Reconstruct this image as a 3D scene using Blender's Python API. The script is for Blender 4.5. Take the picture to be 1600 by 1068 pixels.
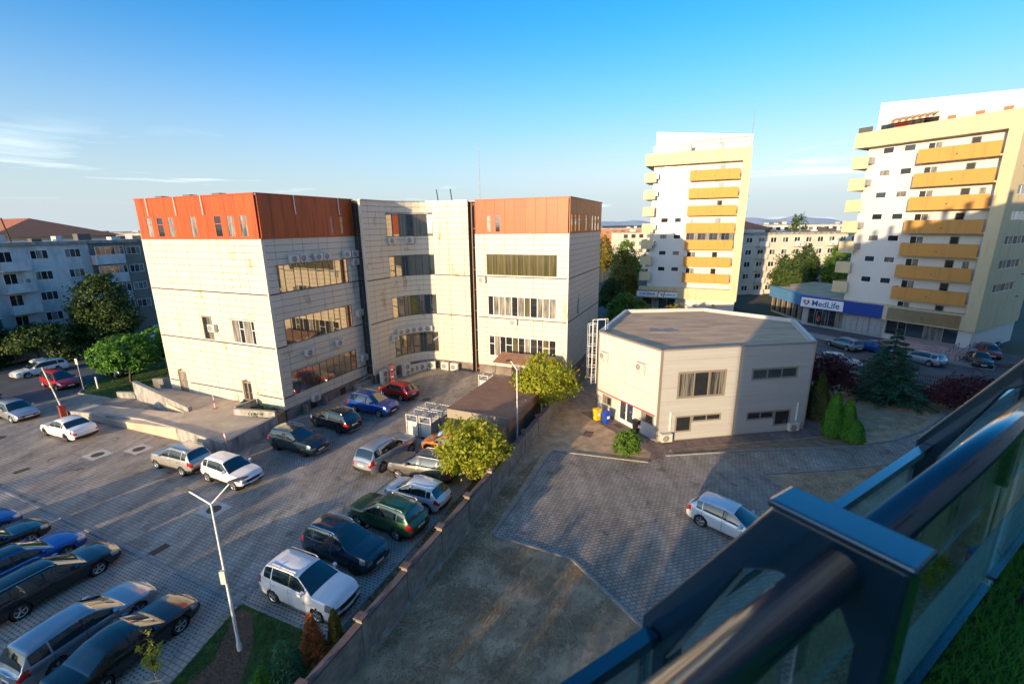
import bpy, math, random
from mathutils import Vector, Matrix
random.seed(7)
R = math.radians
S = bpy.context.scene
COL = S.collection
for o in list(bpy.data.objects): bpy.data.objects.remove(o)

# ------------------------------------------------------------ camera, sky, sun
CAM_H = 15.9
SUN_AZ, SUN_EL = 35.0, 7.6          # azimuth the light travels towards (from +Y, clockwise), elevation
cd = bpy.data.cameras.new('camera'); cam = bpy.data.objects.new('camera', cd); COL.objects.link(cam)
cam.location = (0, 0, CAM_H)
cam.rotation_euler = (Matrix.Rotation(R(90 - 14.28), 4, 'X') @ Matrix.Rotation(R(-0.66), 4, 'Z')).to_euler()
cd.sensor_width = 36; cd.lens = 36 * 711 / 1600; cd.clip_start = 0.02; cd.clip_end = 30000
cd.dof.use_dof = True; cd.dof.focus_distance = 34; cd.dof.aperture_fstop = 4.0
S.camera = cam

W = bpy.data.worlds.new('World'); S.world = W; W.use_nodes = True
nt = W.node_tree; nt.nodes.clear()
sky = nt.nodes.new('ShaderNodeTexSky'); sky.sky_type = 'NISHITA'; sky.sun_disc = False
sky.sun_elevation = R(SUN_EL)
sky.sun_rotation = R(SUN_AZ + 180)
sky.altitude = 100; sky.air_density = 1.0; sky.dust_density = 2.0; sky.ozone_density = 3.6
bgn = nt.nodes.new('ShaderNodeBackground'); bgn.inputs['Strength'].default_value = 0.15
wout = nt.nodes.new('ShaderNodeOutputWorld')
# thin high cirrus: streaky noise over the sky direction, thin everywhere, denser low down
tc = nt.nodes.new('ShaderNodeTexCoord'); sep = nt.nodes.new('ShaderNodeSeparateXYZ')
nt.links.new(tc.outputs['Generated'], sep.inputs[0])
mp = nt.nodes.new('ShaderNodeMapping'); mp.inputs['Scale'].default_value = (1.3, 1.3, 13); mp.inputs['Rotation'].default_value = (R(4), R(-5), 0)
nt.links.new(tc.outputs['Generated'], mp.inputs[0])
ns = nt.nodes.new('ShaderNodeTexNoise'); ns.inputs['Scale'].default_value = 2.2; ns.inputs['Detail'].default_value = 6; ns.inputs['Roughness'].default_value = .55; ns.inputs['Distortion'].default_value = .4
nt.links.new(mp.outputs[0], ns.inputs['Vector'])
cr = nt.nodes.new('ShaderNodeValToRGB'); cr.color_ramp.elements[0].position = .57; cr.color_ramp.elements[1].position = .78
cr.color_ramp.elements[0].color = (0, 0, 0, 1); cr.color_ramp.elements[1].color = (1, 1, 1, 1)
nt.links.new(ns.outputs['Fac'], cr.inputs[0])
el = nt.nodes.new('ShaderNodeMapRange'); el.inputs[1].default_value = 0.03; el.inputs[2].default_value = .17; el.inputs[3].default_value = .5; el.inputs[4].default_value = .0
nt.links.new(sep.outputs[2], el.inputs[0])
mu = nt.nodes.new('ShaderNodeMath'); mu.operation = 'MULTIPLY'
nt.links.new(cr.outputs[0], mu.inputs[0]); nt.links.new(el.outputs[0], mu.inputs[1])
hs = nt.nodes.new('ShaderNodeHueSaturation'); hs.inputs['Saturation'].default_value = 1.22; hs.inputs['Value'].default_value = 0.53
nt.links.new(sky.outputs[0], hs.inputs['Color'])
mx = nt.nodes.new('ShaderNodeMixRGB'); mx.inputs[2].default_value = (3.9, 3.8, 3.75, 1)
hz_ = nt.nodes.new('ShaderNodeMapRange'); hz_.interpolation_type = 'SMOOTHERSTEP'; hz_.inputs[1].default_value = -.12; hz_.inputs[2].default_value = .42; hz_.inputs[3].default_value = .95; hz_.inputs[4].default_value = 0
nt.links.new(sep.outputs[2], hz_.inputs[0])
hm_ = nt.nodes.new('ShaderNodeMixRGB'); bw_ = nt.nodes.new('ShaderNodeRGBToBW'); nt.links.new(sky.outputs[0], bw_.inputs[0])       # pale haze low over the town, all round
ht_ = nt.nodes.new('ShaderNodeMixRGB'); ht_.blend_type = 'MULTIPLY'; ht_.inputs[0].default_value = 1; ht_.inputs[2].default_value = (.45,.455,.45,1); nt.links.new(bw_.outputs[0], ht_.inputs[1]); lt_ = nt.nodes.new('ShaderNodeMixRGB'); lt_.blend_type = 'LIGHTEN'; lt_.inputs[0].default_value = 1; lt_.inputs[2].default_value = (.90,1.03,1.12,1); nt.links.new(ht_.outputs[0], lt_.inputs[1]); nt.links.new(lt_.outputs[0], hm_.inputs[2])
nt.links.new(hz_.outputs[0], hm_.inputs[0]); nt.links.new(hs.outputs[0], hm_.inputs[1])
nt.links.new(mu.outputs[0], mx.inputs[0]); nt.links.new(hm_.outputs[0], mx.inputs[1])
nt.links.new(mx.outputs[0], bgn.inputs['Color']); nt.links.new(bgn.outputs[0], wout.inputs[0])

sl = bpy.data.lights.new('sun', 'SUN'); so = bpy.data.objects.new('sun', sl); COL.objects.link(so)
sl.energy = 1.5; sl.angle = R(0.5); sl.color = (1.0, 0.73, 0.42)
a_, e_ = R(SUN_AZ), R(SUN_EL)
so.rotation_euler = Vector((math.sin(a_) * math.cos(e_), math.cos(a_) * math.cos(e_), -math.sin(e_))).to_track_quat('-Z', 'Y').to_euler()
so.location = (-60, -80, 60)
S.view_settings.view_transform = 'Standard'; S.view_settings.look = 'None'
S.view_settings.exposure = 2.4; S.view_settings.gamma = 1.0
S.render.engine = 'CYCLES'

# ------------------------------------------------------------ materials
def _n(m, t): return m.node_tree.nodes.new(t)
def mat(name, col, rough=.7, metal=0, var=.0, vs=3.0, stretch=(1, 1, 1), col2=None, bump=0, bs=20, coat=0, spec=.5, lo=.35, hi=.7, rand=0, detail=4, coord='pos', objrand=0):
    """procedural material: base colour mixed with a second colour by stretched noise, optional bump"""
    m = bpy.data.materials.new(name); m.use_nodes = True
    b = m.node_tree.nodes['Principled BSDF']; L = m.node_tree.links.new
    b.inputs['Base Color'].default_value = (*col, 1); b.inputs['Roughness'].default_value = rough
    b.inputs['Metallic'].default_value = metal; b.inputs['Coat Weight'].default_value = coat
    b.inputs['Coat Roughness'].default_value = .04; b.inputs['Specular IOR Level'].default_value = spec
    geo = _n(m, 'ShaderNodeNewGeometry') if coord == 'pos' else _n(m, 'ShaderNodeTexCoord')
    vec = geo.outputs['Position'] if coord == 'pos' else geo.outputs['Object']
    if var or col2:
        mp = _n(m, 'ShaderNodeMapping'); mp.inputs['Scale'].default_value = stretch; L(vec, mp.inputs[0])
        n = _n(m, 'ShaderNodeTexNoise'); n.inputs['Scale'].default_value = vs; n.inputs['Detail'].default_value = detail; n.inputs['Roughness'].default_value = .6
        L(mp.outputs[0], n.inputs['Vector'])
        c = _n(m, 'ShaderNodeValToRGB'); c.color_ramp.elements[0].position = lo; c.color_ramp.elements[1].position = hi
        c2 = col2 or tuple(x * (1 - var) for x in col)
        c.color_ramp.elements[0].color = (*c2, 1); c.color_ramp.elements[1].color = (*col, 1)
        L(n.outputs['Fac'], c.inputs[0]); src = c.outputs[0]
        if rand:
            h = _n(m, 'ShaderNodeHueSaturation'); oi = _n(m, 'ShaderNodeNewGeometry')
            mr = _n(m, 'ShaderNodeMapRange'); mr.inputs[3].default_value = 1 - rand; mr.inputs[4].default_value = 1 + rand
            L(oi.outputs['Random Per Island'], mr.inputs[0]); L(mr.outputs[0], h.inputs['Value']); L(src, h.inputs['Color']); src = h.outputs[0]
        if objrand:
            h = _n(m, 'ShaderNodeHueSaturation'); oi = _n(m, 'ShaderNodeObjectInfo')
            mr = _n(m, 'ShaderNodeMapRange'); mr.inputs[3].default_value = 1 - objrand; mr.inputs[4].default_value = 1 + objrand
            L(oi.outputs['Random'], mr.inputs[0]); L(mr.outputs[0], h.inputs['Value']); L(src, h.inputs['Color']); src = h.outputs[0]
        L(src, b.inputs['Base Color'])
    if bump:
        n2 = _n(m, 'ShaderNodeTexNoise'); n2.inputs['Scale'].default_value = bs; n2.inputs['Detail'].default_value = 3; L(vec, n2.inputs['Vector'])
        bp = _n(m, 'ShaderNodeBump'); bp.inputs['Strength'].default_value = bump; bp.inputs['Distance'].default_value = .02
        L(n2.outputs['Fac'], bp.inputs['Height']); L(bp.outputs[0], b.inputs['Normal'])
    return m
def paver_mat(name, c1, c2, mortar, bw, rh, rot, ms=.012, bump=.4, patch=.35, grid=False):
    m = bpy.data.materials.new(name); m.use_nodes = True
    b = m.node_tree.nodes['Principled BSDF']; L = m.node_tree.links.new
    b.inputs['Roughness'].default_value = .8; b.inputs['Specular IOR Level'].default_value = .35
    g = _n(m, 'ShaderNodeNewGeometry'); mp = _n(m, 'ShaderNodeMapping'); mp.inputs['Rotation'].default_value = (0, 0, rot); L(g.outputs['Position'], mp.inputs[0])
    t = _n(m, 'ShaderNodeTexBrick'); t.inputs['Scale'].default_value = 1
    t.inputs['Color1'].default_value = (*c1, 1); t.inputs['Color2'].default_value = (*c2, 1); t.inputs['Mortar'].default_value = (*mortar, 1)
    t.inputs['Mortar Size'].default_value = ms; t.inputs['Mortar Smooth'].default_value = .3
    t.inputs['Brick Width'].default_value = bw; t.inputs['Row Height'].default_value = rh
    L(mp.outputs[0], t.inputs['Vector'])
    n = _n(m, 'ShaderNodeTexNoise'); n.inputs['Scale'].default_value = .35; n.inputs['Detail'].default_value = 7; n.inputs['Roughness'].default_value = .62; L(g.outputs['Position'], n.inputs['Vector'])
    mr = _n(m, 'ShaderNodeMapRange'); mr.inputs[1].default_value = .3; mr.inputs[2].default_value = .7; mr.inputs[3].default_value = 1 - patch; mr.inputs[4].default_value = 1 + patch * .6
    L(n.outputs['Fac'], mr.inputs[0])
    h = _n(m, 'ShaderNodeHueSaturation'); L(t.outputs['Color'], h.inputs['Color']); L(mr.outputs[0], h.inputs['Value'])
    # oil stains and tyre-darkened tracks
    n3 = _n(m, 'ShaderNodeTexNoise'); n3.inputs['Scale'].default_value = .9; n3.inputs['Detail'].default_value = 5; n3.inputs['Distortion'].default_value = 1.2; L(g.outputs['Position'], n3.inputs['Vector'])
    mp3 = _n(m, 'ShaderNodeMapping'); mp3.inputs['Rotation'].default_value = (0, 0, R(23)); mp3.inputs['Scale'].default_value = (1.1, .06, 1); L(g.outputs['Position'], mp3.inputs[0])
    n4 = _n(m, 'ShaderNodeTexNoise'); n4.inputs['Scale'].default_value = 1.0; n4.inputs['Detail'].default_value = 4; L(mp3.outputs[0], n4.inputs['Vector'])
    r3 = _n(m, 'ShaderNodeMapRange'); r3.inputs[1].default_value = .28; r3.inputs[2].default_value = .42; r3.inputs[3].default_value = .55; r3.inputs[4].default_value = 1; L(n3.outputs['Fac'], r3.inputs[0])
    r4 = _n(m, 'ShaderNodeMapRange'); r4.inputs[1].default_value = .35; r4.inputs[2].default_value = .6; r4.inputs[3].default_value = .78; r4.inputs[4].default_value = 1.06; L(n4.outputs['Fac'], r4.inputs[0])
    mm = _n(m, 'ShaderNodeMath'); mm.operation = 'MULTIPLY'; L(r3.outputs[0], mm.inputs[0]); L(r4.outputs[0], mm.inputs[1])
    h2 = _n(m, 'ShaderNodeHueSaturation'); L(h.outputs[0], h2.inputs['Color']); L(mm.outputs[0], h2.inputs['Value']); L(h2.outputs[0], b.inputs['Base Color'])
    bp = _n(m, 'ShaderNodeBump'); bp.inputs['Strength'].default_value = bump; bp.inputs['Distance'].default_value = .02; bp.invert = not grid
    L(t.outputs['Fac'], bp.inputs['Height']); L(bp.outputs[0], b.inputs['Normal'])
    return m
def leaf_mat(name, c1, c2, c3, trans=.35):
    m = bpy.data.materials.new(name); m.use_nodes = True; L = m.node_tree.links.new
    b = m.node_tree.nodes['Principled BSDF']; b.inputs['Roughness'].default_value = .55; b.inputs['Specular IOR Level'].default_value = .3
    g = _n(m, 'ShaderNodeNewGeometry'); c = _n(m, 'ShaderNodeValToRGB')
    c.color_ramp.elements[0].color = (*c1, 1); c.color_ramp.elements[1].color = (*c3, 1)
    e = c.color_ramp.elements.new(.5); e.color = (*c2, 1)
    n = _n(m, 'ShaderNodeTexNoise'); n.inputs['Scale'].default_value = .9; n.inputs['Detail'].default_value = 2; L(g.outputs['Position'], n.inputs['Vector'])
    ad = _n(m, 'ShaderNodeMixRGB'); ad.inputs[0].default_value = .55; L(g.outputs['Random Per Island'], ad.inputs[1]); L(n.outputs['Fac'], ad.inputs[2])
    L(ad.outputs[0], c.inputs[0]); L(c.outputs[0], b.inputs['Base Color'])
    tr = _n(m, 'ShaderNodeBsdfTranslucent'); L(c.outputs[0], tr.inputs['Color'])
    mxs = _n(m, 'ShaderNodeMixShader'); mxs.inputs[0].default_value = trans
    L(b.outputs[0], mxs.inputs[1]); L(tr.outputs[0], mxs.inputs[2])
    L(mxs.outputs[0], m.node_tree.nodes['Material Output'].inputs[0])
    return m
def glass_mat(name, tint, alpha=.25, rough=.02):
    """thin sheet glass: mostly see-through, mirror-like at grazing angles"""
    m = bpy.data.materials.new(name); m.use_nodes = True; L = m.node_tree.links.new
    t = _n(m, 'ShaderNodeBsdfTransparent'); t.inputs[0].default_value = (*tint, 1)
    gl = _n(m, 'ShaderNodeBsdfGlossy'); gl.inputs['Roughness'].default_value = rough
    fr = _n(m, 'ShaderNodeFresnel'); fr.inputs[0].default_value = 1.5
    mr = _n(m, 'ShaderNodeMath'); mr.operation = 'ADD'; mr.inputs[1].default_value = alpha; mr.use_clamp = True; hf = _n(m, 'ShaderNodeMath'); hf.operation = 'MULTIPLY'; hf.inputs[1].default_value = .55; L(fr.outputs[0], hf.inputs[0]); L(hf.outputs[0], mr.inputs[0])
    mxs = _n(m, 'ShaderNodeMixShader'); L(mr.outputs[0], mxs.inputs[0]); L(t.outputs[0], mxs.inputs[1]); L(gl.outputs[0], mxs.inputs[2])
    L(mxs.outputs[0], m.node_tree.nodes['Material Output'].inputs[0])
    return m

# ------------------------------------------------------------ mesh helpers
class MB:
    def __init__(s, M=None): s.v = []; s.f = []; s.mi = []; s.M = M
    def pt(s, p):
        s.v.append(tuple(s.M @ Vector(p)) if s.M else tuple(p)); return len(s.v) - 1
    def face(s, pts, mi=0):
        s.f.append([s.pt(p) for p in pts]); s.mi.append(mi)
    def box(s, x0, x1, y0, y1, z0, z1, mi=0):
        i = [s.pt(p) for p in ((x0,y0,z0),(x1,y0,z0),(x1,y1,z0),(x0,y1,z0),(x0,y0,z1),(x1,y0,z1),(x1,y1,z1),(x0,y1,z1))]
        for q in ((3,2,1,0),(4,5,6,7),(0,1,5,4),(1,2,6,5),(2,3,7,6),(3,0,4,7)): s.f.append([i[k] for k in q]); s.mi.append(mi)
        return s
    def prism(s, poly, z0, z1, mi=0):
        a = sum(poly[i][0]*poly[(i+1)%len(poly)][1]-poly[(i+1)%len(poly)][0]*poly[i][1] for i in range(len(poly)))
        if a < 0: poly = poly[::-1]
        n = len(poly); b = [s.pt((x,y,z0)) for x,y in poly]; t = [s.pt((x,y,z1)) for x,y in poly]
        s.f.append(b[::-1]); s.f.append(t); s.mi += [mi, mi]
        for i in range(n): j = (i+1)%n; s.f.append([b[i],b[j],t[j],t[i]]); s.mi.append(mi)
        return s
    def tube(s, p0, p1, r0, r1=None, n=8, mi=0, caps=True):
        r1 = r0 if r1 is None else r1; p0 = Vector(p0); p1 = Vector(p1); d = (p1-p0)
        if d.length < 1e-6: return s
        d.normalize(); u = d.orthogonal().normalized(); w = d.cross(u)
        A = []; B = []
        for k in range(n):
            c = math.cos(2*math.pi*k/n); q = math.sin(2*math.pi*k/n); e = u*c + w*q
            A.append(s.pt(p0+e*r0)); B.append(s.pt(p1+e*r1))
        for k in range(n): j=(k+1)%n; s.f.append([A[k],A[j],B[j],B[k]]); s.mi.append(mi)
        if caps: s.f.append(A[::-1]); s.f.append(B); s.mi += [mi, mi]
        return s
    def path(s, pts, r, n=6, mi=0):
        for a, b in zip(pts[:-1], pts[1:]): s.tube(a, b, r, r, n, mi)
        return s
    def lathe(s, c, prof, n=16, axis='z', mi=0):
        rings = []
        for r, h in prof:
            ring = []
            for k in range(n):
                t = 2*math.pi*k/n; x = r*math.cos(t); y = r*math.sin(t)
                p = (c[0]+x, c[1]+y, c[2]+h) if axis == 'z' else (c[0]+x, c[1]+h, c[2]+y)
                ring.append(s.pt(p))
            rings.append(ring)
        for A, B in zip(rings[:-1], rings[1:]):
            for k in range(n):
                j = (k+1)%n
                q = [A[k],A[j],B[j],B[k]] if axis == 'z' else [A[j],A[k],B[k],B[j]]
                s.f.append(q); s.mi.append(mi)
        return s
    def build(s, name, mats, parent=None, smooth=False, kind=None):
        me = bpy.data.meshes.new(name); me.from_pydata(s.v, [], s.f)
        for m in (mats if isinstance(mats, (list, tuple)) else [mats]): me.materials.append(m)
        if any(s.mi): me.polygons.foreach_set('material_index', s.mi)
        if smooth: me.polygons.foreach_set('use_smooth', [True]*len(me.polygons))
        me.update()
        o = bpy.data.objects.new(name, me); COL.objects.link(o); o.parent = parent
        if kind: o['kind'] = kind
        return o
def tag(o, label, cat, group=None):
    o['label'] = label; o['category'] = cat
    if group: o['group'] = group
    return o
def thing(name, label, cat, loc=(0,0,0), az=None, rotz=0, group=None):
    """an Empty at a thing's base; az = compass-like heading of the local +x axis"""
    o = bpy.data.objects.new(name, None); COL.objects.link(o); o.location = loc; o.empty_display_size = .3
    o.rotation_euler = (0, 0, R(90-az) if az is not None else rotz)
    return tag(o, label, cat, group)
def copy_tree(o, parent=None, loc=None, rotz=None):
    c = o.copy(); COL.objects.link(c); c.parent = parent
    if loc is not None: c.location = loc
    if rotz is not None: c.rotation_euler = (0, 0, rotz)
    for ch in list(o.children): copy_tree(ch, c)
    return c
def sheet(name, poly, z, m, th=.0, label=None):
    mb = MB()
    if th: mb.prism(poly, z-th, z)
    else: 
        a = sum(poly[i][0]*poly[(i+1)%len(poly)][1]-poly[(i+1)%len(poly)][0]*poly[i][1] for i in range(len(poly)))
        mb.face([(x,y,z) for x,y in (poly if a > 0 else poly[::-1])])
    o = mb.build(name, m); o['kind'] = 'structure'
    if label: o['label'] = label
    return o
def dirv(az): return (math.sin(R(az)), math.cos(R(az)))
def off(p, az, d): u = dirv(az); return (p[0]+u[0]*d, p[1]+u[1]*d)

M = {}
M['asphalt'] = mat('asphalt', (.13,.13,.13), .85, var=.35, vs=.5, bump=.2, bs=60)
M['dirtground'] = mat('town_ground', (.09,.085,.06), .95, col2=(.05,.06,.03), vs=.05)
M['lane'] = paver_mat('lane_pavers', (.50,.425,.345), (.39,.335,.275), (.27,.225,.175), .26, .2, R(23), .026, patch=.32)
M['yard'] = paver_mat('yard_pavers', (.47,.40,.32), (.35,.30,.245), (.17,.14,.11), .3, .2, R(-12), .022, patch=.3)
M['grid'] = paver_mat('grass_grid_pavers', (.25,.215,.165), (.17,.15,.11), (.42,.385,.34), .21, .15, R(23), .048, bump=.7, patch=.25, grid=True)
M['bay'] = paver_mat('bay_pavers', (.24,.22,.195), (.17,.155,.14), (.36,.32,.27), .24, .16, R(68), .022, patch=.35)
M['redwalk'] = paver_mat('reddish_walk', (.36,.24,.2), (.25,.17,.15), (.13,.1,.09), .22, .14, R(5), .018, patch=.3)
M['kerb'] = mat('kerb_concrete', (.338,.325,.305), .85, var=.35, vs=4)
M['pale'] = mat('pale_slab', (.62,.57,.50), .9, var=.25, vs=2)
M['concrete'] = mat('weathered_concrete', (.396,.378,.348), .9, col2=(.156,.15,.144), vs=1.6, stretch=(1,1,.35), bump=.3, bs=25, lo=.33, hi=.62, detail=8)
M['deck'] = mat('ramp_concrete', (.58,.47,.34), .9, col2=(.42,.34,.26), vs=.8, bump=.2, bs=30)
M['field'] = mat('dry_field', (.64,.45,.27), .95, col2=(.32,.22,.135), vs=1.3, bump=.6, bs=14, lo=.3, hi=.72, detail=9)
M['soil'] = mat('soil', (.34,.24,.15), .95, col2=(.18,.13,.085), vs=1.5, bump=.6, bs=18)
M['lawn'] = mat('lawn_green', (.08,.15,.03), .9, col2=(.035,.063,.0168), vs=2, bump=.6, bs=30)
M['mulch'] = mat('bark_mulch', (.25,.14,.075), .95, col2=(.09,.05,.03), vs=14, bump=.8, bs=30)
M['panel'] = mat('cladding_panel', (.60,.548,.455), .42, col2=(.34,.25,.14), vs=.85, stretch=(1,1,.5), lo=.27, hi=.40, spec=.35, detail=8, objrand=.05)
M['joint'] = mat('cladding_joint', (.12,.08,.05), .9)
M['ledge'] = mat('dark_ledge', (.045,.04,.036), .6)
M['rust'] = mat('orange_sheet', (.41,.072,.011), .45, col2=(.2,.045,.015), vs=1.1, stretch=(2.2,2.2,.22), lo=.3, hi=.52, spec=.4, detail=7, objrand=.08)
M['rusttrim'] = mat('orange_trim', (.4,.07,.035), .5)
M['stone'] = mat('stained_plinth', (.27,.22,.185), .9, col2=(.12,.1,.09), vs=1.5, bump=.3, bs=12, detail=8)
M['winframe'] = mat('window_frame_dark', (.09,.085,.08), .5)
M['winwhite'] = mat('window_frame_white', (.7,.7,.68), .45)
M['winbronze'] = mat('window_frame_bronze', (.24,.19,.14), .45)
def pane_mat(name, c, r=.03, spec=.9, var=0): return mat(name, c, r, spec=spec, coat=.6, col2=tuple(x*.4 for x in c) if var else None, vs=.8)
M['pane'] = pane_mat('mirror_pane', (.035,.032,.025), .015, 1.0)
M['pane_blind'] = mat('pane_with_blind', (.30,.27,.15), .08, col2=(.13,.12,.06), vs=2.5, stretch=(1,1,.15), coat=.7)
M['pane_dark'] = pane_mat('dark_pane', (.02,.023,.027), .04, .7)
M['pane_blue'] = pane_mat('bluish_pane', (.03,.045,.06), .03, .9)
M['pane_curtain'] = mat('pane_with_curtain', (.34,.32,.28), .1, col2=(.08,.08,.075), vs=2.0, stretch=(2,2,.3), coat=.8)
M['ac'] = mat('ac_casing', (.60,.585,.54), .45, var=.12, vs=6)
M['acgrill'] = mat('ac_grille', (.06,.06,.06), .5)
M['steel'] = mat('galvanised_steel', (.42,.42,.42), .4, .7, var=.2, vs=6)
M['whitemetal'] = mat('white_metal', (.75,.75,.73), .4)
M['black'] = mat('black_plastic', (.015,.015,.016), .5)
M['rubber'] = mat('rubber', (.018,.018,.018), .85)
M['redpaint'] = mat('red_paint', (.5,.05,.05), .5)
M['bark'] = mat('bark', (.10,.075,.055), .95, var=.5, vs=8)
M['roofgravel'] = mat('flat_roof_felt', (.74,.49,.28), .95, col2=(.46,.31,.19), vs=.6, stretch=(.5,1.6,1), bump=.2, lo=.35, hi=.65, detail=9)
# ------------------------------------------------------------ the ground
sheet('ground', [(-6000,-3000),(6000,-3000),(6000,12000),(-6000,12000)], -.03, M['dirtground'])
AZ = 23.0
# car park: pavers from the fence to the street
FN0 = (-5.78,13.99)                       # first visible fence post
def fen(d): return off(FN0, 22.65, d)
sheet('car_park', [off(fen(-9),113,-.2), off(fen(34),113,-.2), (8,52), (-14,52), (-38.4,48.6), (-39.3,41.8), (-43.8,43.5), (-50,30), (-66,-6), (-12,-6)], 0, M['lane'])
sheet('street', [(-57.5,47),(-53.5,53),(-40,83),(-30,110),(-36,112),(-46,88),(-58,63),(-66,47),(-84,10),(-66,-6),(-50,30),(-43.8,43.5),(-46,47.5),(-44.5,56),(-37,72),(-52.5,47)][:0] or
      [(-66,-6),(-50,30),(-43.8,43.5),(-45.2,46),(-46.5,52),(-45,58),(-28,98),(-36,101),(-55,58),(-62,46),(-84,-2)], -.004, M['asphalt'])
sheet('pavement', [(-55,58),(-62,46),(-84,-2),(-86.5,-1),(-64.4,47),(-57.4,59),(-38.5,102),(-36,101)], .1, M['kerb'], .14)
# parking bays with their own pavers, flush strips of kerb between
lb0, lb1 = (-34.0,26.5), (-12.2,16.64)
sheet('parking_bay', [lb0, lb1, off(lb1,203,5.2), off(lb0,203,5.2)], .004, M['grid'])
rb0 = (-12.2,16.7); rb1 = off(rb0,23.2,14.6)
sheet('parking_bay', [rb0, rb1, off(rb1,113,5.1), off(rb0,113,5.35)], .0045, M['grid'])
bl0 = (-16.9,27.2); bl1 = off((-14.4,28.3),24.5,17)
sheet('parking_bay', [(-18.6,27.7), bl0, (-14.4,28.3), bl1, off(bl1,-67,4.6), (-20.3,33.5)], .0042, M['bay'])
def strip(name, pts, w, z, m, th=0):
    """ribbon along a polyline, each length its own kerb piece"""
    for a, b in zip(pts[:-1], pts[1:]):
        d = math.hypot(b[0]-a[0], b[1]-a[1]); ux, uy = (b[0]-a[0])/d, (b[1]-a[1])/d; nx, ny = -uy*w/2, ux*w/2
        mb = MB(); mb.prism([(a[0]+nx,a[1]+ny),(b[0]+nx,b[1]+ny),(b[0]-nx,b[1]-ny),(a[0]-nx,a[1]-ny)], -.05, z)
        o = mb.build(name, m); o['kind'] = 'structure'
strip('kerb', [lb0, off(lb1,113,.3)], .14, .035, M['kerb'])
strip('kerb', [off(rb0,203,.3), rb1], .12, .03, M['kerb'])
strip('kerb', [bl0, (-14.4,28.3), bl1], .12, .028, M['kerb'])
for k in range(1, 6):                     # flush strips between the bays along the building
    p = off((-14.4,28.3), 24.5, k*2.75); strip('kerb', [p, off(p,-66,4.4)], .1, .012, M['kerb'])
# planted corner with bark path, behind the fence
gl = [off(rb0,113,.2), off(rb0,113,5.3), fen(-9), (-19,8.5), (-18.5,11.3), (-12.6,12.2)]
sheet('lawn', gl, .012, M['lawn'])
sheet('bark_path', [(-12.0,16.2),(-11.3,16.1),(-10.35,14.6),(-9.9,12.6),(-10.0,9.5),(-12.6,9.5),(-12.2,12.2),(-11.5,13.8)], .022, M['mulch'])
strip('kerb', [off(rb0,113,.1), off(rb0,113,5.3)], .12, .05, M['kerb'])
strip('kerb', [off(rb0,113,5.2), off(rb1,113,5.0)], .12, .05, M['kerb'])
sheet('soil_strip', [off(rb0,113,5.25), off(rb1,113,5.05), fen(20.5), fen(0)], .006, M['soil'])
sheet('lawn', [(-43.8,43.5),(-39.3,41.9),(-36.0,44.3),(-37.5,49.5),(-44.5,56.5),(-45.8,51.9),(-45.2,46)], .05, M['lawn'], .06)
strip('kerb', [(-45.3,46),(-43.8,43.4),(-39.2,41.75)], .15, .1, M['kerb'])
# the plot right of the fence
sheet('dry_field', [fen(-12), fen(33), (12,54), (32,54), (46,42), (60,25), (40,-12), (0,-12)], -.006, M['field'])
yard = [(2.85,30.18),(9.3,28.36),(10.8,29.23),(16.7,29.8),(21.3,30.1),(25,30.3),(28.7,31.2),(32,32.7),(35.5,34.9),(44.5,42.5),(46.5,40),(38,32.9),(34.5,30.6),(31,28.9),(28,28.1),(21.06,27),(16.2,26.6),(16.7,25.2),(17.1,24.3),(20,19.5),(24.5,15.5),(27.5,17.5),(36,8),(28,-4),(10,2),(7,9.5),(5.3,14.9),(2.78,19.1),(-1.14,20.9)]
sheet('yard_pavement', yard, .004, M['yard'])
strip('kerb', [(5.3,14.9),(2.78,19.1),(-1.14,20.9),(2.85,30.18),(9.3,28.36)], .14, .07, M['kerb'])
strip('kerb', [(10.8,29.23),(16.7,29.8),(21.3,30.1),(25,30.3),(28.7,31.2),(32,32.7),(35.5,34.9),(44.5,42.5)], .14, .08, M['kerb'])
strip('kerb', [(38,32.9),(34.5,30.6),(31,28.9),(28,28.1),(21.06,27),(16.4,26.65),(16.25,26.2),(16.7,25.2),(17.1,24.3),(20,19.5)], .14, .08, M['kerb'])
sheet('brick_walk', [(5.9,37.2),(9.9,29.7),(9.3,28.4),(10.8,29.2),(11.4,30.2),(23.7,32.0),(25.2,33.0),(27.6,41),(26.4,41.4),(22.9,33.4),(10.78,31.5),(7.6,37.6)], .006, M['redwalk'])
sheet('soil_strip', [(11.6,29.4),(16.7,29.9),(21.3,30.2),(25,30.4),(25.4,32.6),(23.7,31.9),(11.5,30.15)], .003, M['soil'])
# forecourt of the shops between the towers
sheet('forecourt', [(30,56),(36.2,47.6),(41.2,41),(48,44),(56,46.5),(62,52),(58,58),(50,69),(44,75),(30,74)], .002, M['asphalt'])
sheet('access_road', [(12,66),(18,64),(34,128),(26,132)], 0, M['asphalt'])
sheet('shop_pavement', [(46.0,62.3),(42.2,70.5),(37,72),(37,70),(40.6,68.6),(43.6,61.2),(47.5,53.2),(52.5,47.2),(55.2,49.4)], .12, M['kerb'], .13)
# far hills
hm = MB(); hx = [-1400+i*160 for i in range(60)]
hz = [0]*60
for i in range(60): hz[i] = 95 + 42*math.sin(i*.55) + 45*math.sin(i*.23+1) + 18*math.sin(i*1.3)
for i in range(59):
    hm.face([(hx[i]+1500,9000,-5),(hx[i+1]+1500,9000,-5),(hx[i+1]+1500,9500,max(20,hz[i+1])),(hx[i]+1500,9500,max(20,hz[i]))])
M['hill'] = mat('hazed_hill', (.30,.37,.46), 1)  # grey-blue puts the distance haze into the hill colour
hm.build('hills', M['hill'], smooth=True)['kind'] = 'structure'
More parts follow.
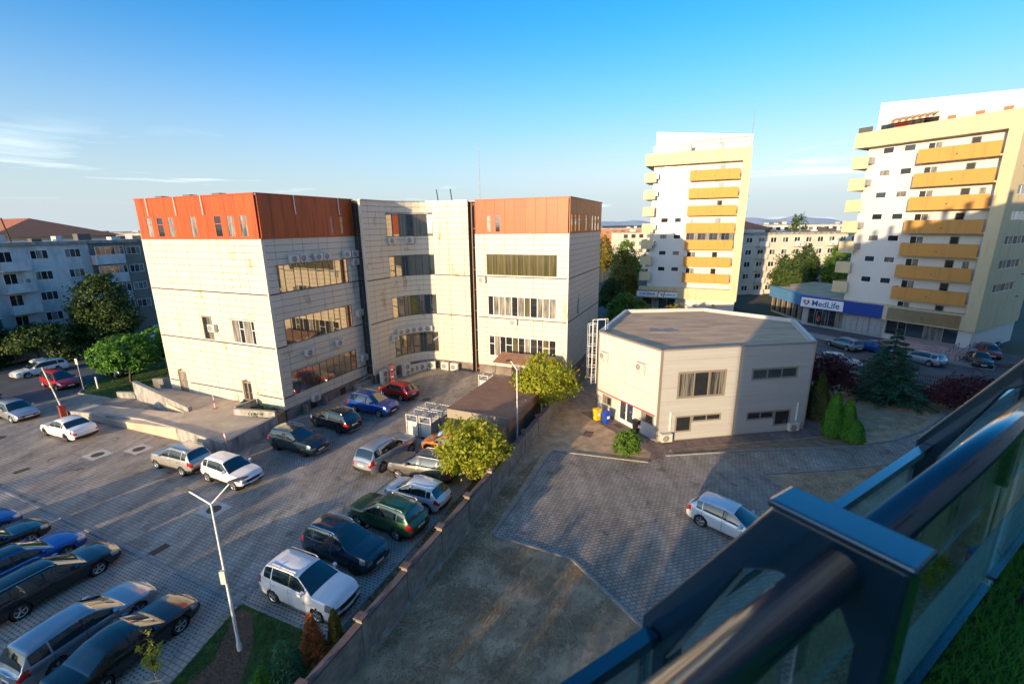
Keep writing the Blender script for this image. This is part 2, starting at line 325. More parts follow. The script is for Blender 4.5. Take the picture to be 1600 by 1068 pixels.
# ------------------------------------------------------------ facade helpers
M['mirror'] = mat('bronze_mirror_glass', (.40,.36,.29), .02, .85, coat=.3)
M['pane_green'] = mat('pane_green_blind', (.17,.15,.075), .06, .25, col2=(.07,.065,.03), vs=1.6, stretch=(3,3,.12), coat=.8, spec=.8)
class Face:
    """a vertical wall plane: s metres from p0 towards p1, z up, d outwards (right-hand side of travel)"""
    def __init__(f, p0, p1):
        f.p0 = p0; f.L = math.hypot(p1[0]-p0[0], p1[1]-p0[1]); f.u = ((p1[0]-p0[0])/f.L, (p1[1]-p0[1])/f.L); f.n = (f.u[1], -f.u[0])
    def P(f, s, d, z): return (f.p0[0]+f.u[0]*s+f.n[0]*d, f.p0[1]+f.u[1]*s+f.n[1]*d, z)
    def M(f, s=0, d=0, z=0):
        p = f.P(s, d, z); u, n = f.u, f.n      # local x along wall, local -y outwards, z up
        return Matrix(((u[0], -n[0], 0, p[0]), (u[1], -n[1], 0, p[1]), (0, 0, 1, p[2]), (0, 0, 0, 1)))
    def mb(f): return MB(f.M())
    def ang(f): return math.atan2(f.u[1], f.u[0])
def minus(rects, h):
    out = []
    for (a,b,c,d) in rects:
        x0,x1,y0,y1 = max(a,h[0]),min(b,h[1]),max(c,h[2]),min(d,h[3])
        if x0 >= x1-1e-4 or y0 >= y1-1e-4: out.append((a,b,c,d)); continue
        if a < x0: out.append((a,x0,c,d))
        if x1 < b: out.append((x1,b,c,d))
        if c < y0: out.append((x0,x1,c,y0))
        if y1 < d: out.append((x0,x1,y1,d))
    return out
unit = MB().box(0,1,-1,0,0,1); UNIT = bpy.data.meshes.new('panel'); UNIT.from_pydata(unit.v, [], unit.f)
def unit_for(m):
    k = 'panel_' + m.name
    me = bpy.data.meshes.get(k)
    if not me: me = UNIT.copy(); me.name = k; me.materials.append(m)
    return me
def piece(name, f, s0, s1, z0, z1, d0, d1, m, parent):
    """one flat piece on a wall face, sharing one unit mesh"""
    o = bpy.data.objects.new(name, unit_for(m)); COL.objects.link(o); o.parent = parent
    o.matrix_local = f.M(s0, d0, z0) @ Matrix.Diagonal((s1-s0, d1-d0, z1-z0, 1)); return o
def window(f, s0, s1, z0, z1, cuts, parent, fm, pms, d=.05, fw=.06, mw=.05, rails=(), name='window', tilt=.3):
    """a window: frame with mullions (one mesh), every pane a sub-part"""
    w = f.mb()
    w.box(s0,s1,-d-.05,-d+.02,z0,z0+fw); w.box(s0,s1,-d-.05,-d+.02,z1-fw,z1)
    w.box(s0,s0+fw,-d-.05,-d+.02,z0+fw,z1-fw); w.box(s1-fw,s1,-d-.05,-d+.02,z0+fw,z1-fw)
    xs = [s0+fw] + [s0+(s1-s0)*c for c in cuts] + [s1-fw]
    for x in xs[1:-1]: w.box(x-mw/2,x+mw/2,-d-.045,-d+.02,z0+fw,z1-fw)
    for (i, fr) in rails:
        z = z0+(z1-z0)*fr; w.box(xs[i],xs[i+1],-d-.043,-d+.02,z-.03,z+.03)
    fo = w.build(name, fm, parent)
    for i, (a, b) in enumerate(zip(xs[:-1], xs[1:])):
        pm = pms[i % len(pms)] if isinstance(pms, (list, tuple)) else pms
        o = bpy.data.objects.new('pane', unit_for(pm)); COL.objects.link(o); o.parent = fo
        t = random.uniform(-tilt, tilt)
        o.matrix_local = f.M(a, d+.002, z0+fw*.5) @ Matrix.Rotation(R(t), 4, 'Z') @ Matrix.Rotation(R(t*.6), 4, 'X') @ Matrix.Diagonal((b-a, .02, z1-z0-fw, 1))
    return fo

# ------------------------------------------------------------ office block with orange top storey
K = .938
office = thing('office_building', 'large cream panelled office block with orange metal top storey around a courtyard', 'building', (-19.35,36.16,0), az=113)
ZB, ZT, ZR = .99, 15.17, 18.5
arc = [(5.0-3.9*math.cos(t), 12.9+5.0*math.sin(t)) for t in [math.pi/2*i/9 for i in range(10)]]
foot = [(-14.75,0),(0,0),(0,10.3),(1.05,10.3)] + arc + [(8.65,17.9),(8.65,18.6),(9.5,18.6),(9.5,17.95),(19.44,17.95),(19.44,32),(-2,32),(-14.75,14)]
MB().prism([(-14.75,0),(0,0),(0,14),(-14.75,14)], 0, ZR-.1).build('core', M['joint'], office)
MB().prism([(-1,10.3),(1.05,10.3)]+arc+[(8.65,17.9),(8.65,18.6),(9.5,18.6),(9.5,32),(-1,32)], 0, ZR-.1).build('core', M['joint'], office)
MB().prism([(9.5,17.95),(19.44,17.95),(19.44,32),(9.5,32)], 0, ZR-.1).build('core', M['joint'], office)
MB().prism([(x*.999,y) for x,y in [(-14.6,.15),(-.15,.15),(-.15,10.4),(1.2,10.4)]+[(x+.15,y+.1) for x,y in arc]+[(8.7,18),(9.6,18.1),(19.3,18.1),(19.3,31.8),(-2,31.8),(-14.6,13.8)]], ZR-.12, ZR-.06).build('roof', M['roofgravel'], office)
F1 = Face((-14.75,0),(0,0)); F2 = Face((0,0),(0,10.3)); F4 = Face((9.5,17.95),(19.44,17.95)); F5 = Face((19.44,17.95),(19.44,32))
FS = Face((0,10.3),(1.05,10.3)); FC2 = Face((5.0,17.9),(8.65,17.9)); FC0 = Face((1.05,10.3),(1.1,12.9))
FA = [Face(arc[i], arc[i+1]) for i in range(9)]
LEDGES = [2.0, 6.37, 10.77]
count = [0]; rest = MB(); back = MB()
def clad(f, holes, cols, z1=ZT, single=True, z0=ZB, rh=.55, gap=.018):
    xs = [0]; i = 0
    while xs[-1] < f.L-.3: xs.append(min(f.L, xs[-1]+cols[i%len(cols)])); i += 1
    xs[-1] = f.L
    zs = [z0]; marks = [z for z in LEDGES if z0 < z < z1] + [z1]
    for z in marks:
        n = max(1, round((z-zs[-1])/rh)); a = zs[-1]
        zs += [a+(z-a)*(k+1)/n for k in range(n)]
    base = [(0,f.L,z0,z1)]
    for h in holes: base = minus(base, h)
    for (a,b,c,d) in base:
        t = MB(f.M()); t.box(a,b,-.09,0,c,d); k0 = len(back.v); back.v += t.v; back.f += [[q+k0 for q in ff] for ff in t.f]; back.mi += t.mi
    for a, b in zip(xs[:-1], xs[1:]):
        for c, d in zip(zs[:-1], zs[1:]):
            cells = [(a+gap,b-gap,c+gap,d-gap)]
            for h in holes: cells = minus(cells, h)
            for (p,q,r_,s_) in cells:
                if q-p < .04 or s_-r_ < .04: continue
                if single and count[0] < 300: piece('panel', f, p, q, r_, s_, .085, .12+random.uniform(-.004,.004), M['panel'], office); count[0] += 1
                else:
                    t = MB(f.M()); e = random.uniform(-.004,.004); t.box(p,q,-.12+e,-.085,r_,s_); k0 = len(rest.v); rest.v += t.v; rest.f += [[x+k0 for x in ff] for ff in t.f]; rest.mi += t.mi
def ledge(f, z, s0, s1): f.mb().box(s0,s1,-.16,-.1,z-.05,z+.05).build('ledge', M['ledge'], office)
fx = lambda s: 14.75 - s*K                # old distances from the near corner, left wing front
# left wing front
h1 = [(fx(9.16),fx(7.76),6.48,8.52),(fx(5.16),fx(2.19),6.48,8.52),(fx(14.41),fx(13.06),1.0,3.0),(fx(5.03),fx(3.79),1.0,3.05)]
clad(F1, h1, [1.0,1.95])
for z in (6.37,10.77): ledge(F1, z, 0, 14.75)
for a, b in ((15.7,14.5),(12.5,5.15),(2.8,0.0)): ledge(F1, 2.0, fx(a)+.02, fx(b))
window(F1, *h1[0], [.5], office, M['winbronze'], [M['pane_dark'],M['pane_curtain']], rails=[(1,.65)])
window(F1, *h1[1], [.33,.52,.85], office, M['winwhite'], [M['pane_curtain'],M['pane_dark'],M['pane_curtain'],M['pane_dark']], rails=[(1,.62),(3,.6)])
def door(f, s0, s1, z0, z1, leaves, parent, fm, pm, d=.05):
    w = f.mb(); w.box(s0,s0+.08,-d-.05,.0,z0,z1); w.box(s1-.08,s1,-d-.05,.0,z0,z1); w.box(s0+.08,s1-.08,-d-.05,.0,z1-.08,z1)
    o = w.build('door', fm, parent); n = leaves; wd = (s1-s0-.16)/n
    for k in range(n):
        a = s0+.08+k*wd; q = f.mb()
        q.box(a,a+wd-.01,-d,-d+.04,z0,z0+.35); q.box(a,a+.07,-d,-d+.04,z0+.35,z1-.1); q.box(a+wd-.08,a+wd-.01,-d,-d+.04,z0+.35,z1-.1); q.box(a+.07,a+wd-.08,-d,-d+.04,z1-.2,z1-.1)
        q.build('door_leaf', fm, o); piece("pane", f, a+.07, a+wd-.08, z0+.35, z1-.2, d-.025, d-.005, pm, o)
        f.mb().box(a+wd-.13,a+wd-.1,-d-.05,-d,z0+.95,z0+1.1).build('handle', M['steel'], o)
    return o
door(F1, *h1[2], 2, office, M['winbronze'], M['pane_curtain']); door(F1, *h1[3], 2, office, M['winbronze'], M['pane_dark'])
for s in (13.7, 4.4): F1.mb().box(fx(s)-.12, fx(s)+.12, -.35, -.12, 3.12, 3.2).build('lamp', M['black'], office)
# left wing, courtyard side
WR = [(10.79,13.05),(6.43,8.63),(1.98,4.08)]
h2 = [(1.0*K,9.5*K,a,b) for a,b in WR]
clad(F2, h2, [1.05,1.75])
for z in (6.37,10.77): ledge(F2, z, 0, .94); ledge(F2, z, 8.95, 10.3)
ledge(F2, 2.0, 8.95, 10.3); ledge(F2, 2.0, 0, .94)
for k, h in enumerate(h2):
    c = [.09,.21,.3,.40,.51,.62,.71,.80,.9]
    window(F2, *h, c, office, M['winframe'], M['mirror'], rails=[(5,.35)] if k == 2 else [(7,.5),(9,.62)] if k == 1 else [(5,.62)], tilt=.45)
# stair strip and the curved middle
window(FS, .08, .97, 1.0, 18.2, [.5], office, M['winframe'], M['pane_dark'], rails=[(0,q) for q in (.06,.19,.32,.45,.58,.7,.83)]+[(1,q) for q in (.06,.19,.32,.45,.58,.7,.83)], d=.02)
WC = [(14.95,17.25),(10.75,12.95),(6.35,8.6),(2.0,4.3)]
LEDGES_C = LEDGES
clad(FC0, [], [.9,1.7], z1=ZR, single=False)
for i, f in enumerate(FA):
    clad(f, [(0,f.L,a,b) for a,b in WC] if 1 <= i <= 7 else [], [f.L+1], z1=ZR, single=False)
    for z in (6.37,10.77): 
        if not 1 <= i <= 7: ledge(f, z, 0, f.L)
    if 1 <= i <= 7:
        for j, (a, b) in enumerate(WC):
            window(f, 0, f.L, a, b, [.5] if i in (3,5) else [], office, M['winframe'], M['mirror'] if (i+j)%4 else M['pane_blue'], fw=.07, tilt=.6)
        f.mb().box(0,f.L,-.2,-.12,17.25,17.4).build('sill', M['concrete'], office)
clad(FC2, [], [1.15,1.9], z1=ZR, single=False)
for z in (6.37,10.77): ledge(FC0, z, 0, FC0.L); ledge(FC2, z, 0, FC2.L)
FG = Face((8.65,18.6),(9.5,18.6))
window(FG, .05, .8, .2, 18.2, [.5], office, M['rusttrim'], M['pane_dark'], rails=[(0,q) for q in (.12,.25,.37,.5,.62,.75,.86)]+[(1,q) for q in (.12,.25,.37,.5,.62,.75,.86)], d=.02)
# right wing front and side
fr = lambda s: F4.L - s*K
h4 = [(fr(9.37),fr(1.13),10.93,13.1),(fr(9.33),fr(1.13),6.62,8.75),(fr(9.28),fr(1.12),2.1,4.4)]
clad(F4, h4, [1.0,2.3,1.2,1.9])
for z in (6.37,10.77): ledge(F4, z, 0, F4.L)
c4 = [.085,.17,.26,.36,.45,.545,.63,.73,.81,.9]
window(F4, *h4[0], c4, office, M['winframe'], [M['pane_green']], tilt=.2)
window(F4, *h4[1], c4, office, M['winwhite'], [M['pane_dark'],M['pane_curtain'],M['pane_curtain'],M['pane_curtain'],M['pane_dark'],M['pane_curtain'],M['pane_green']], mw=.06)
window(F4, *h4[2], c4, office, M['winwhite'], [M['pane_dark'],M['pane_curtain'],M['pane_dark'],M['pane_dark'],M['pane_green']], rails=[(0,.6),(3,.6),(9,.6)], mw=.06)
h5 = [(3.86*K,4.4*K,6.6,8.4)]
clad(F5, h5, [1.9,1.05], single=False)
for z in (6.37,10.77): ledge(F5, z, 0, F5.L)
window(F5, *h5[0], [], office, M['winframe'], M['pane_dark'])
back.build('cladding_backing', M['joint'], office)
rest.build('panel_field', M['panel'], office, kind='stuff')
for x, y, z1 in ((0,0,ZT),(-14.75,0,ZT),(19.44,17.95,ZT),(9.5,17.95,ZT)):
    MB().box(x-.123,x+.123,y-.123,y+.123,ZB,z1).build('corner_post', M['panel'], office)
MB().box(.95,1.17,10.18,10.4,ZB,ZR).build('corner_post', M['panel'], office)
# stained stone plinth with light wells
pl = MB()
for f, a, b in ((F2,0,10.3),(FC0,0,FC0.L),(FC2,0,FC2.L),(F4,0,F4.L),(F5,0,F5.L),(F1,0,14.75)): t = MB(f.M()); t.box(a,b,-.13,0,0,ZB); k0=len(pl.v); pl.v+=t.v; pl.f+=[[x+k0 for x in q] for q in t.f]; pl.mi+=t.mi
for f in FA: t = MB(f.M()); t.box(0,f.L,-.13,0,0,ZB); k0=len(pl.v); pl.v+=t.v; pl.f+=[[x+k0 for x in q] for q in t.f]; pl.mi+=t.mi
pl.build('plinth', M['stone'], office)
for s in (2.9, 6.6):
    F2.mb().box(s-.35,s+.35,-.15,-.12,.1,.75).build('vent_opening', M['black'], office)
wl = F2.mb(); wl.box(1.6,1.68,-.75,-.15,0,.85); wl.box(3.9,3.98,-.75,-.15,0,.85); wl.box(1.6,3.98,-.78,-.72,0,.12); wl.build('light_well', M['steel'], office)
# orange sheet-metal storey: each upright sheet a piece, with windows
def redtop(f, wins, w=1.15, white=True):
    n = round(f.L/w); holes = wins
    for k in range(n):
        a, b = f.L*k/n, f.L*(k+1)/n
        cells = [(a+.008,b-.008,ZT+.02,ZR)]
        for h in holes: cells = minus(cells, h)
        for (p,q,r_,s_) in cells: piece('metal_sheet', f, p, q, r_, s_, .06, .125+random.uniform(0,.012), M['rust'], office)
    f.mb().box(-.1,f.L+.1,-.2,.1,ZR,ZR+.07).build('coping', M['rusttrim'], office)
    f.mb().box(-.1,f.L+.1,-.17,-.06,ZT-.06,ZT+.03).build('trim', M['rusttrim'], office)
    for i, h in enumerate(wins):
        window(f, *h, [], office, M['rusttrim'], [M['pane_curtain'],M['pane_dark'],M['pane_curtain']][i%3], rails=[(0,.62)], d=.08, fw=.07)
R0, R1 = 15.28, 16.98
redtop(F1, [(fx(s)-.02,fx(s)+.86,R0,R1) for s in (14.6,13.0,11.45,8.38,5.15,3.59,2.04)])
redtop(F2, [(7.66*K,8.2*K,R0,R1),(8.99*K,9.5*K,R0,R1)])
redtop(F4, [(fr(9.3),fr(8.7),R0,R1),(fr(8.25),fr(7.6),R0,R1)])
redtop(F5, [(s*K,s*K+.85,R0,R1) for s in (.3,1.85,3.4,6.5,9.6,11.2,12.85)])
for f, ss in ((F1,(fx(13.9),fx(9.9),fx(6.3))),(F2,(3.6*K,8.93*K))):
    for s in ss:
        q = MB(f.M()); q.path([(s,-.06,ZR+.06),(s,-.24,ZR+.02),(s+.05,-.24,17.05)], .035); q.build('overflow_pipe', M['whitemetal'], office)
FC2.mb().box(-3.6,FC2.L+.1,-.2,.1,ZR,ZR+.06)
cp = MB()
for f in [FC0]+FA+[FC2]: t = MB(f.M()); t.box(0,f.L,-.18,.1,ZR,ZR+.06); k0=len(cp.v); cp.v+=t.v; cp.f+=[[x+k0 for x in q] for q in t.f]; cp.mi+=t.mi
cp.build('coping', M['steel'], office)
q = MB(); q.path([(9.1,17.75,18.3),(9.1,17.75,.1)], .06); q.build('downpipe', M['winbronze'], office)
q = MB(); q.tube((7,24,18.4),(7,24,25.4),.045,.02); q.build('antenna_mast', M['steel'], office)
for x in (3.2,5.0): MB().tube((x,21,18.4),(x-.2,21,20.0),.06).build('flue', M['black'], office)
for x, y in ((-12.5,1.2),(-8.8,1.2),(-5.2,1.2)): MB().box(x,x+.9,y-.9,y-.3,ZR+.07,ZR+.22).build('roof_hatch', M['winframe'], office)

# ------------------------------------------------------------ air conditioners
def make_ac(w=.85, h=.6, d=.32, fans=1):
    r = bpy.data.objects.new('air_conditioner', None); COL.objects.link(r)
    b = MB(); b.box(-w/2,w/2,-d,0,0,h); b.box(-w/2-.01,w/2+.01,-d-.01,.005,h,h+.025); b.build('casing', M['ac'], r)
    for k in range(fans):
        zc = h*(k+.5)/fans; rr = min(w*.3, h/fans*.42); xc = -w*.12 if fans == 1 else 0
        g = MB(); g.lathe((xc,-d-.012,zc), [(0,0),(rr,0),(rr,.012)], 14, 'y'); g.build('grille', M['acgrill'], r)
        g = MB(); g.lathe((xc,-d-.03,zc), [(rr*1.0,.03),(rr*1.06,0),(rr*.93,.0)], 14, 'y')
        for q in (.33,.66): g.lathe((xc,-d-.022,zc), [(rr*q-.012,0),(rr*q+.012,0)], 14, 'y')
        for t in range(4): a = t*math.pi/4; g.tube((xc-rr*math.cos(a),-d-.022,zc-rr*math.sin(a)),(xc+rr*math.cos(a),-d-.022,zc+rr*math.sin(a)),.006,None,4)
        g.build('fan_guard', M['ac'], r)
    g = MB(); g.box(w*.28,w*.46,-d-.006,-d,h*.15,h*.85); g.build('side_panel', M['ac'], r)
    g = MB()
    for x in (-w*.35,w*.35): g.box(x-.02,x+.02,-d,.03,-.05,0); g.box(x-.02,x+.02,-.01,.03,-.3,-.05)
    g.build('bracket', M['steel'], r)
    return r
AC1 = make_ac(); AC2 = make_ac(.95, 1.35, .38, 2); AC3 = make_ac(.95,.85,.36,1)
acused = set()
def ac(proto, f, root, s, z, label, group='air conditioners on the office walls', d=.14):
    Mx = (root.matrix_basis if root else Matrix()) @ f.M(s, d, z)
    o = proto if proto not in acused else copy_tree(proto); acused.add(proto)
    o.location = Mx.to_translation(); o.rotation_euler = Mx.to_euler()
    tag(o, label, 'air conditioner', group); return o
office.matrix_basis  # placed above
nth = ['first','second','third','fourth','fifth','sixth']
for i, s in enumerate((2.78,3.8,5.57,6.6,9.31,10.45)):
    ac(AC1, F2, office, s*K, 13.15, f'grey air conditioner above top courtyard window of left wing, {nth[i]} from corner')
ac(AC1, F2, office, 10.45*K, 12.4, 'air conditioner hanging under the last unit beside top courtyard window')
ac(AC1, F2, office, 10.4*K, 7.35, 'air conditioner right of the middle courtyard window near the stair strip')
ac(AC1, F2, office, 7.1*K, 5.0, 'air conditioner above lower courtyard window, nearer the stair strip')
ac(AC1, F2, office, 3.2*K, 5.0, 'air conditioner above lower courtyard window, nearer the building corner')
ac(AC1, F2, office, 10.5*K, 2.65, 'air conditioner right of the lowest courtyard window beside stair strip')
ac(AC1, F2, office, 3.3*K, .75, 'air conditioner below the lowest courtyard window above the stained plinth')
ac(AC1, F1, office, fx(7.55), 7.3, 'cream air conditioner beside the narrow window on the sunlit left front')
ac(AC1, F4, office, fr(9.9), 10.1, 'air conditioner under upper window of the right wing, by the downpipe')
ac(AC1, F4, office, fr(6.1), 5.75, 'air conditioner under the middle window strip of the right wing')
for i, (k, fr_) in enumerate(((1,.5),(4,.3))):
    ac(AC1, FA[k], office, FA[k].L*fr_, 14.25, f'air conditioner under the top curved window, {nth[i]} from left')
for i, (k, fr_) in enumerate(((0,.9),(1,.9),(3,.1),(4,.1),(5,.2),(6,.4))):
    ac(AC1, FA[k], office, FA[k].L*fr_, 4.45-(.5 if i == 0 else 0), f'air conditioner in the row above lowest curved window, {nth[i]} from left')
# units standing on the courtyard floor along the curved wall
for i, (pr, f, s, d) in enumerate(((AC2,FC0,.6,.5),(AC2,FC0,1.9,.5),(AC2,FA[1],.3,1.1),(AC3,FA[2],.5,.9),(AC3,FA[3],.5,.7),(AC3,FA[4],.6,.6),(AC3,FA[6],.4,.45),(AC3,FC2,.4,.5),(AC3,FC2,1.6,.5))):
    ac(pr, f, office, s, .05, ['tall grey condenser unit standing by courtyard wall, left end of row','tall grey condenser unit standing second from left along courtyard wall','tall cream twin fan condenser standing on the courtyard floor','cream condenser unit right of the twin fan one on courtyard floor','cream condenser unit fifth from left along the curved wall','cream condenser unit sixth from left along the curved wall','cream condenser unit seventh from left along the curved wall','cream condenser unit second from right end by the courtyard wall','cream condenser unit at right end of courtyard row by downpipe'][i], 'condenser units on the courtyard floor', d=d)

# ------------------------------------------------------------ ramp and raised forecourt of the office
ramp = thing('concrete_ramp', 'raised concrete forecourt with sloping access ramp and stained parapet walls', 'ramp', (-19.35,36.16,0), az=113)
# local coordinates as the office; front edge runs nearly parallel to the left wing front
def loc(x, y):
    dx, dy = x+19.35, y-36.16; return (dx*.9205-dy*.3907, dx*.3907+dy*.9205)
A0, A1, A2 = loc(-39.6,37.6), loc(-30.9,35.2), loc(-20.75,29.9)
B2 = loc(-19.35,34.35)
DK = [A2, B2, (1.2,-1.6), (-.0,-.16), (-14.7,-.16), loc(-37.6,43.0), loc(-36.2,42.0), loc(-28.8,38.0), A1]
MB().prism([A2,B2,(.6,-1.9),(-3.2,-2.2),(-3.2,-.16),(-14.7,-.16),loc(-36.6,42.2),loc(-27.5,35.6),loc(-26,32.55)], -.02, 1.0).build('deck', M['deck'], ramp)
q = MB(); d0 = [loc(-39.9,38.0),loc(-40.6,40.6)]; d1 = [loc(-26,32.55),loc(-27.5,35.6)]
q.face([(*d0[0],.01),(*d1[0],1.005),(*d1[1],1.005),(*d0[1],.01)][::-1] if False else [(*d0[0],.01),(*d1[0],1.005),(*d1[1],1.005),(*d0[1],.01)])
q.face([(*d0[0],-.02),(*d1[0],-.02),(*d1[0],1.005),(*d0[0],.01)]); q.face([(*d1[1],-.02),(*d0[1],-.02),(*d0[1],.01),(*d1[1],1.005)])
q.build('slope', M['deck'], ramp)
def wall(a, b, h0, h1, name='parapet', th=.22, z0=-.02, m='concrete'):
    d = math.hypot(b[0]-a[0], b[1]-a[1]); nx, ny = -(b[1]-a[1])/d*th/2, (b[0]-a[0])/d*th/2
    mb = MB(); P = [(a[0]+nx,a[1]+ny),(b[0]+nx,b[1]+ny),(b[0]-nx,b[1]-ny),(a[0]-nx,a[1]-ny)]; hh = [h0,h1,h1,h0]
    i = [mb.pt((p[0],p[1],z0)) for p in P]+[mb.pt((p[0],p[1],h)) for p,h in zip(P,hh)]
    for f in ((3,2,1,0),(4,5,6,7),(0,1,5,4),(1,2,6,5),(2,3,7,6),(3,0,4,7)): mb.f.append([i[k] for k in f]); mb.mi.append(0)
    o = mb.build(name, M[m], ramp)
    # worn cap along the top
    c = MB(); th2 = th+.05; nx, ny = nx*th2/th, ny*th2/th
    P = [(a[0]+nx,a[1]+ny),(b[0]+nx,b[1]+ny),(b[0]-nx,b[1]-ny),(a[0]-nx,a[1]-ny)]
    i = [c.pt((p[0],p[1],h+.003)) for p,h in zip(P,hh)]+[c.pt((p[0],p[1],h+.05)) for p,h in zip(P,hh)]
    for f in ((3,2,1,0),(4,5,6,7),(0,1,5,4),(1,2,6,5),(2,3,7,6),(3,0,4,7)): c.f.append([i[k] for k in f]); c.mi.append(0)
    c.build('wall_cap', M['kerb'], o); return o
wall(loc(-39.7,37.9), A1, .42, .78); wall(A1, loc(-26.2,32.75), .78, 1.06); wall(loc(-26.2,32.75), A2, 1.06, 1.08)
wall(off(A2,0,.12), B2, 1.08, 1.12)
wall((-3.1,-2.3), off(B2,0,.15), 1.5, 1.5); wall((-3.1,-2.2), (-3.1,-.3), 1.6, 1.6)
wall(loc(-36.6,41.8), loc(-27.3,36.0), 1.75, 1.35, th=.3); wall(loc(-38.8,42.2), loc(-36.8,41.9), .55, .6)
wall(loc(-36.2,43.6), loc(-34.6,44.0), 1.4, 1.3, th=.3)
# sunken planter behind the parapet, by the corner of the office
pl_ = thing('planter', 'sunken planter with dark shrubs in the corner of the concrete forecourt', 'planter', (-19.35,36.16,0), az=113)
MB().prism([(-2.9,-2.1),(.7,-1.7),(.2,-.2),(-2.9,-.2)], .1, 1.02).build('soil', M['soil'], pl_)
# ------------------------------------------------------------ cars
def paint(name, c, metal=.35, rough=.28): return mat(name, c, rough, metal, coat=1.0, var=.08, vs=1.2)
PAINT = dict(white=paint('white_paint',(.78,.78,.77),0,.3), silver=paint('silver_paint',(.52,.53,.54),.6), grey=paint('grey_paint',(.28,.285,.29),.6), bluegrey=paint('blue_grey_paint',(.30,.36,.42),.6),
   black=paint('black_paint',(.008,.009,.011),.1,.2), navy=paint('navy_paint',(.012,.03,.05),.3,.2), blue=paint('blue_paint',(.012,.075,.36),.35), red=paint('red_car_paint',(.42,.012,.015),.2),
   darkred=paint('dark_red_paint',(.30,.008,.012),.2), green=paint('green_paint',(.03,.105,.04),.4), taupe=paint('taupe_paint',(.17,.155,.14),.5), orange=paint('orange_paint',(.72,.2,.015),.2), ice=paint('ice_white_paint',(.66,.72,.76),.2), champagne=paint('champagne_paint',(.55,.52,.47),.55))
M['carglass'] = mat('car_glass', (.010,.020,.026), .02, spec=1.0, coat=.5)
M['headlamp'] = mat('headlamp_glass', (.30,.32,.35), .06, .4, coat=1)
M['taillamp'] = mat('tail_lamp', (.38,.012,.015), .12, coat=1)
M['rim'] = mat('alloy_rim', (.5,.5,.51), .3, .8)
M['rimdark'] = mat('dark_alloy_rim', (.06,.06,.065), .35, .6)
M['plate'] = mat('number_plate', (.72,.72,.7), .5)
M['chrome'] = mat('chrome_strip', (.7,.7,.7), .15, 1)
def lerp_curve(pts, x):
    if x <= pts[0][0]: return pts[0][1]
    for (a, va), (b, vb) in zip(pts[:-1], pts[1:]):
        if x <= b:
            t = (x-a)/(b-a) if b > a else 1; return va+(vb-va)*t
    return pts[-1][1]
def smooth_curve(pts, x, w):
    return sum(lerp_curve(pts, x+w*k)*g for k, g in ((-1,.2),(-.5,.2),(0,.2),(.5,.2),(1,.2)))
SHAPES = {  # fractions of the length from the rear (-.5) to the front (.5); belt = shoulder line and bonnet/boot, roof = roof line (fractions of height)
 'suv':   dict(belt=[(-.5,.50),(-.485,.62),(-.46,.665),(.20,.64),(.25,.635),(.36,.62),(.45,.59),(.485,.535),(.5,.44)], roof=[(-.475,.0),(-.465,.66),(-.39,.95),(-.30,.985),(-.08,1.0),(.04,.975),(.24,.63)], ws=(.05,.235), rw=(-.462,-.395), side=[(-.40,-.30),(-.285,-.06),(-.045,.155)]),
 'hatch': dict(belt=[(-.5,.50),(-.485,.60),(-.46,.66),(.22,.60),(.28,.60),(.38,.575),(.455,.53),(.485,.475),(.5,.41)], roof=[(-.475,0),(-.465,.65),(-.37,.94),(-.25,.985),(-.06,1.0),(.06,.965),(.285,.59)], ws=(.075,.28), rw=(-.462,-.375), side=[(-.37,-.30),(-.285,-.045),(-.03,.19)]),
 'wagon': dict(belt=[(-.5,.48),(-.485,.58),(-.47,.64),(.18,.60),(.23,.595),(.36,.565),(.44,.52),(.485,.45),(.5,.40)], roof=[(-.485,0),(-.475,.64),(-.41,.93),(-.28,.98),(-.08,1.0),(.03,.965),(.23,.595)], ws=(.045,.225), rw=(-.472,-.415), side=[(-.42,-.295),(-.28,-.075),(-.06,.15)]),
 'sedan': dict(belt=[(-.5,.48),(-.485,.60),(-.46,.68),(-.34,.69),(-.1,.655),(.15,.635),(.20,.63),(.36,.59),(.44,.54),(.485,.47),(.5,.41)], roof=[(-.345,0),(-.335,.69),(-.19,.93),(-.1,.985),(-.03,1.0),(.04,.97),(.20,.63)], ws=(.05,.195), rw=(-.33,-.20), side=[(-.235,-.19),(-.18,-.06),(-.045,.13)]),
 'van':   dict(belt=[(-.5,.46),(-.487,.56),(-.47,.60),(.24,.55),(.30,.545),(.40,.50),(.46,.44),(.485,.40),(.5,.36)], roof=[(-.487,0),(-.478,.60),(-.43,.94),(-.30,.985),(-.05,1.0),(.08,.97),(.31,.545)], ws=(.095,.305), rw=(-.475,-.435), side=[(-.43,-.28),(-.265,-.03),(-.015,.21)]),
}
car_no = [0]
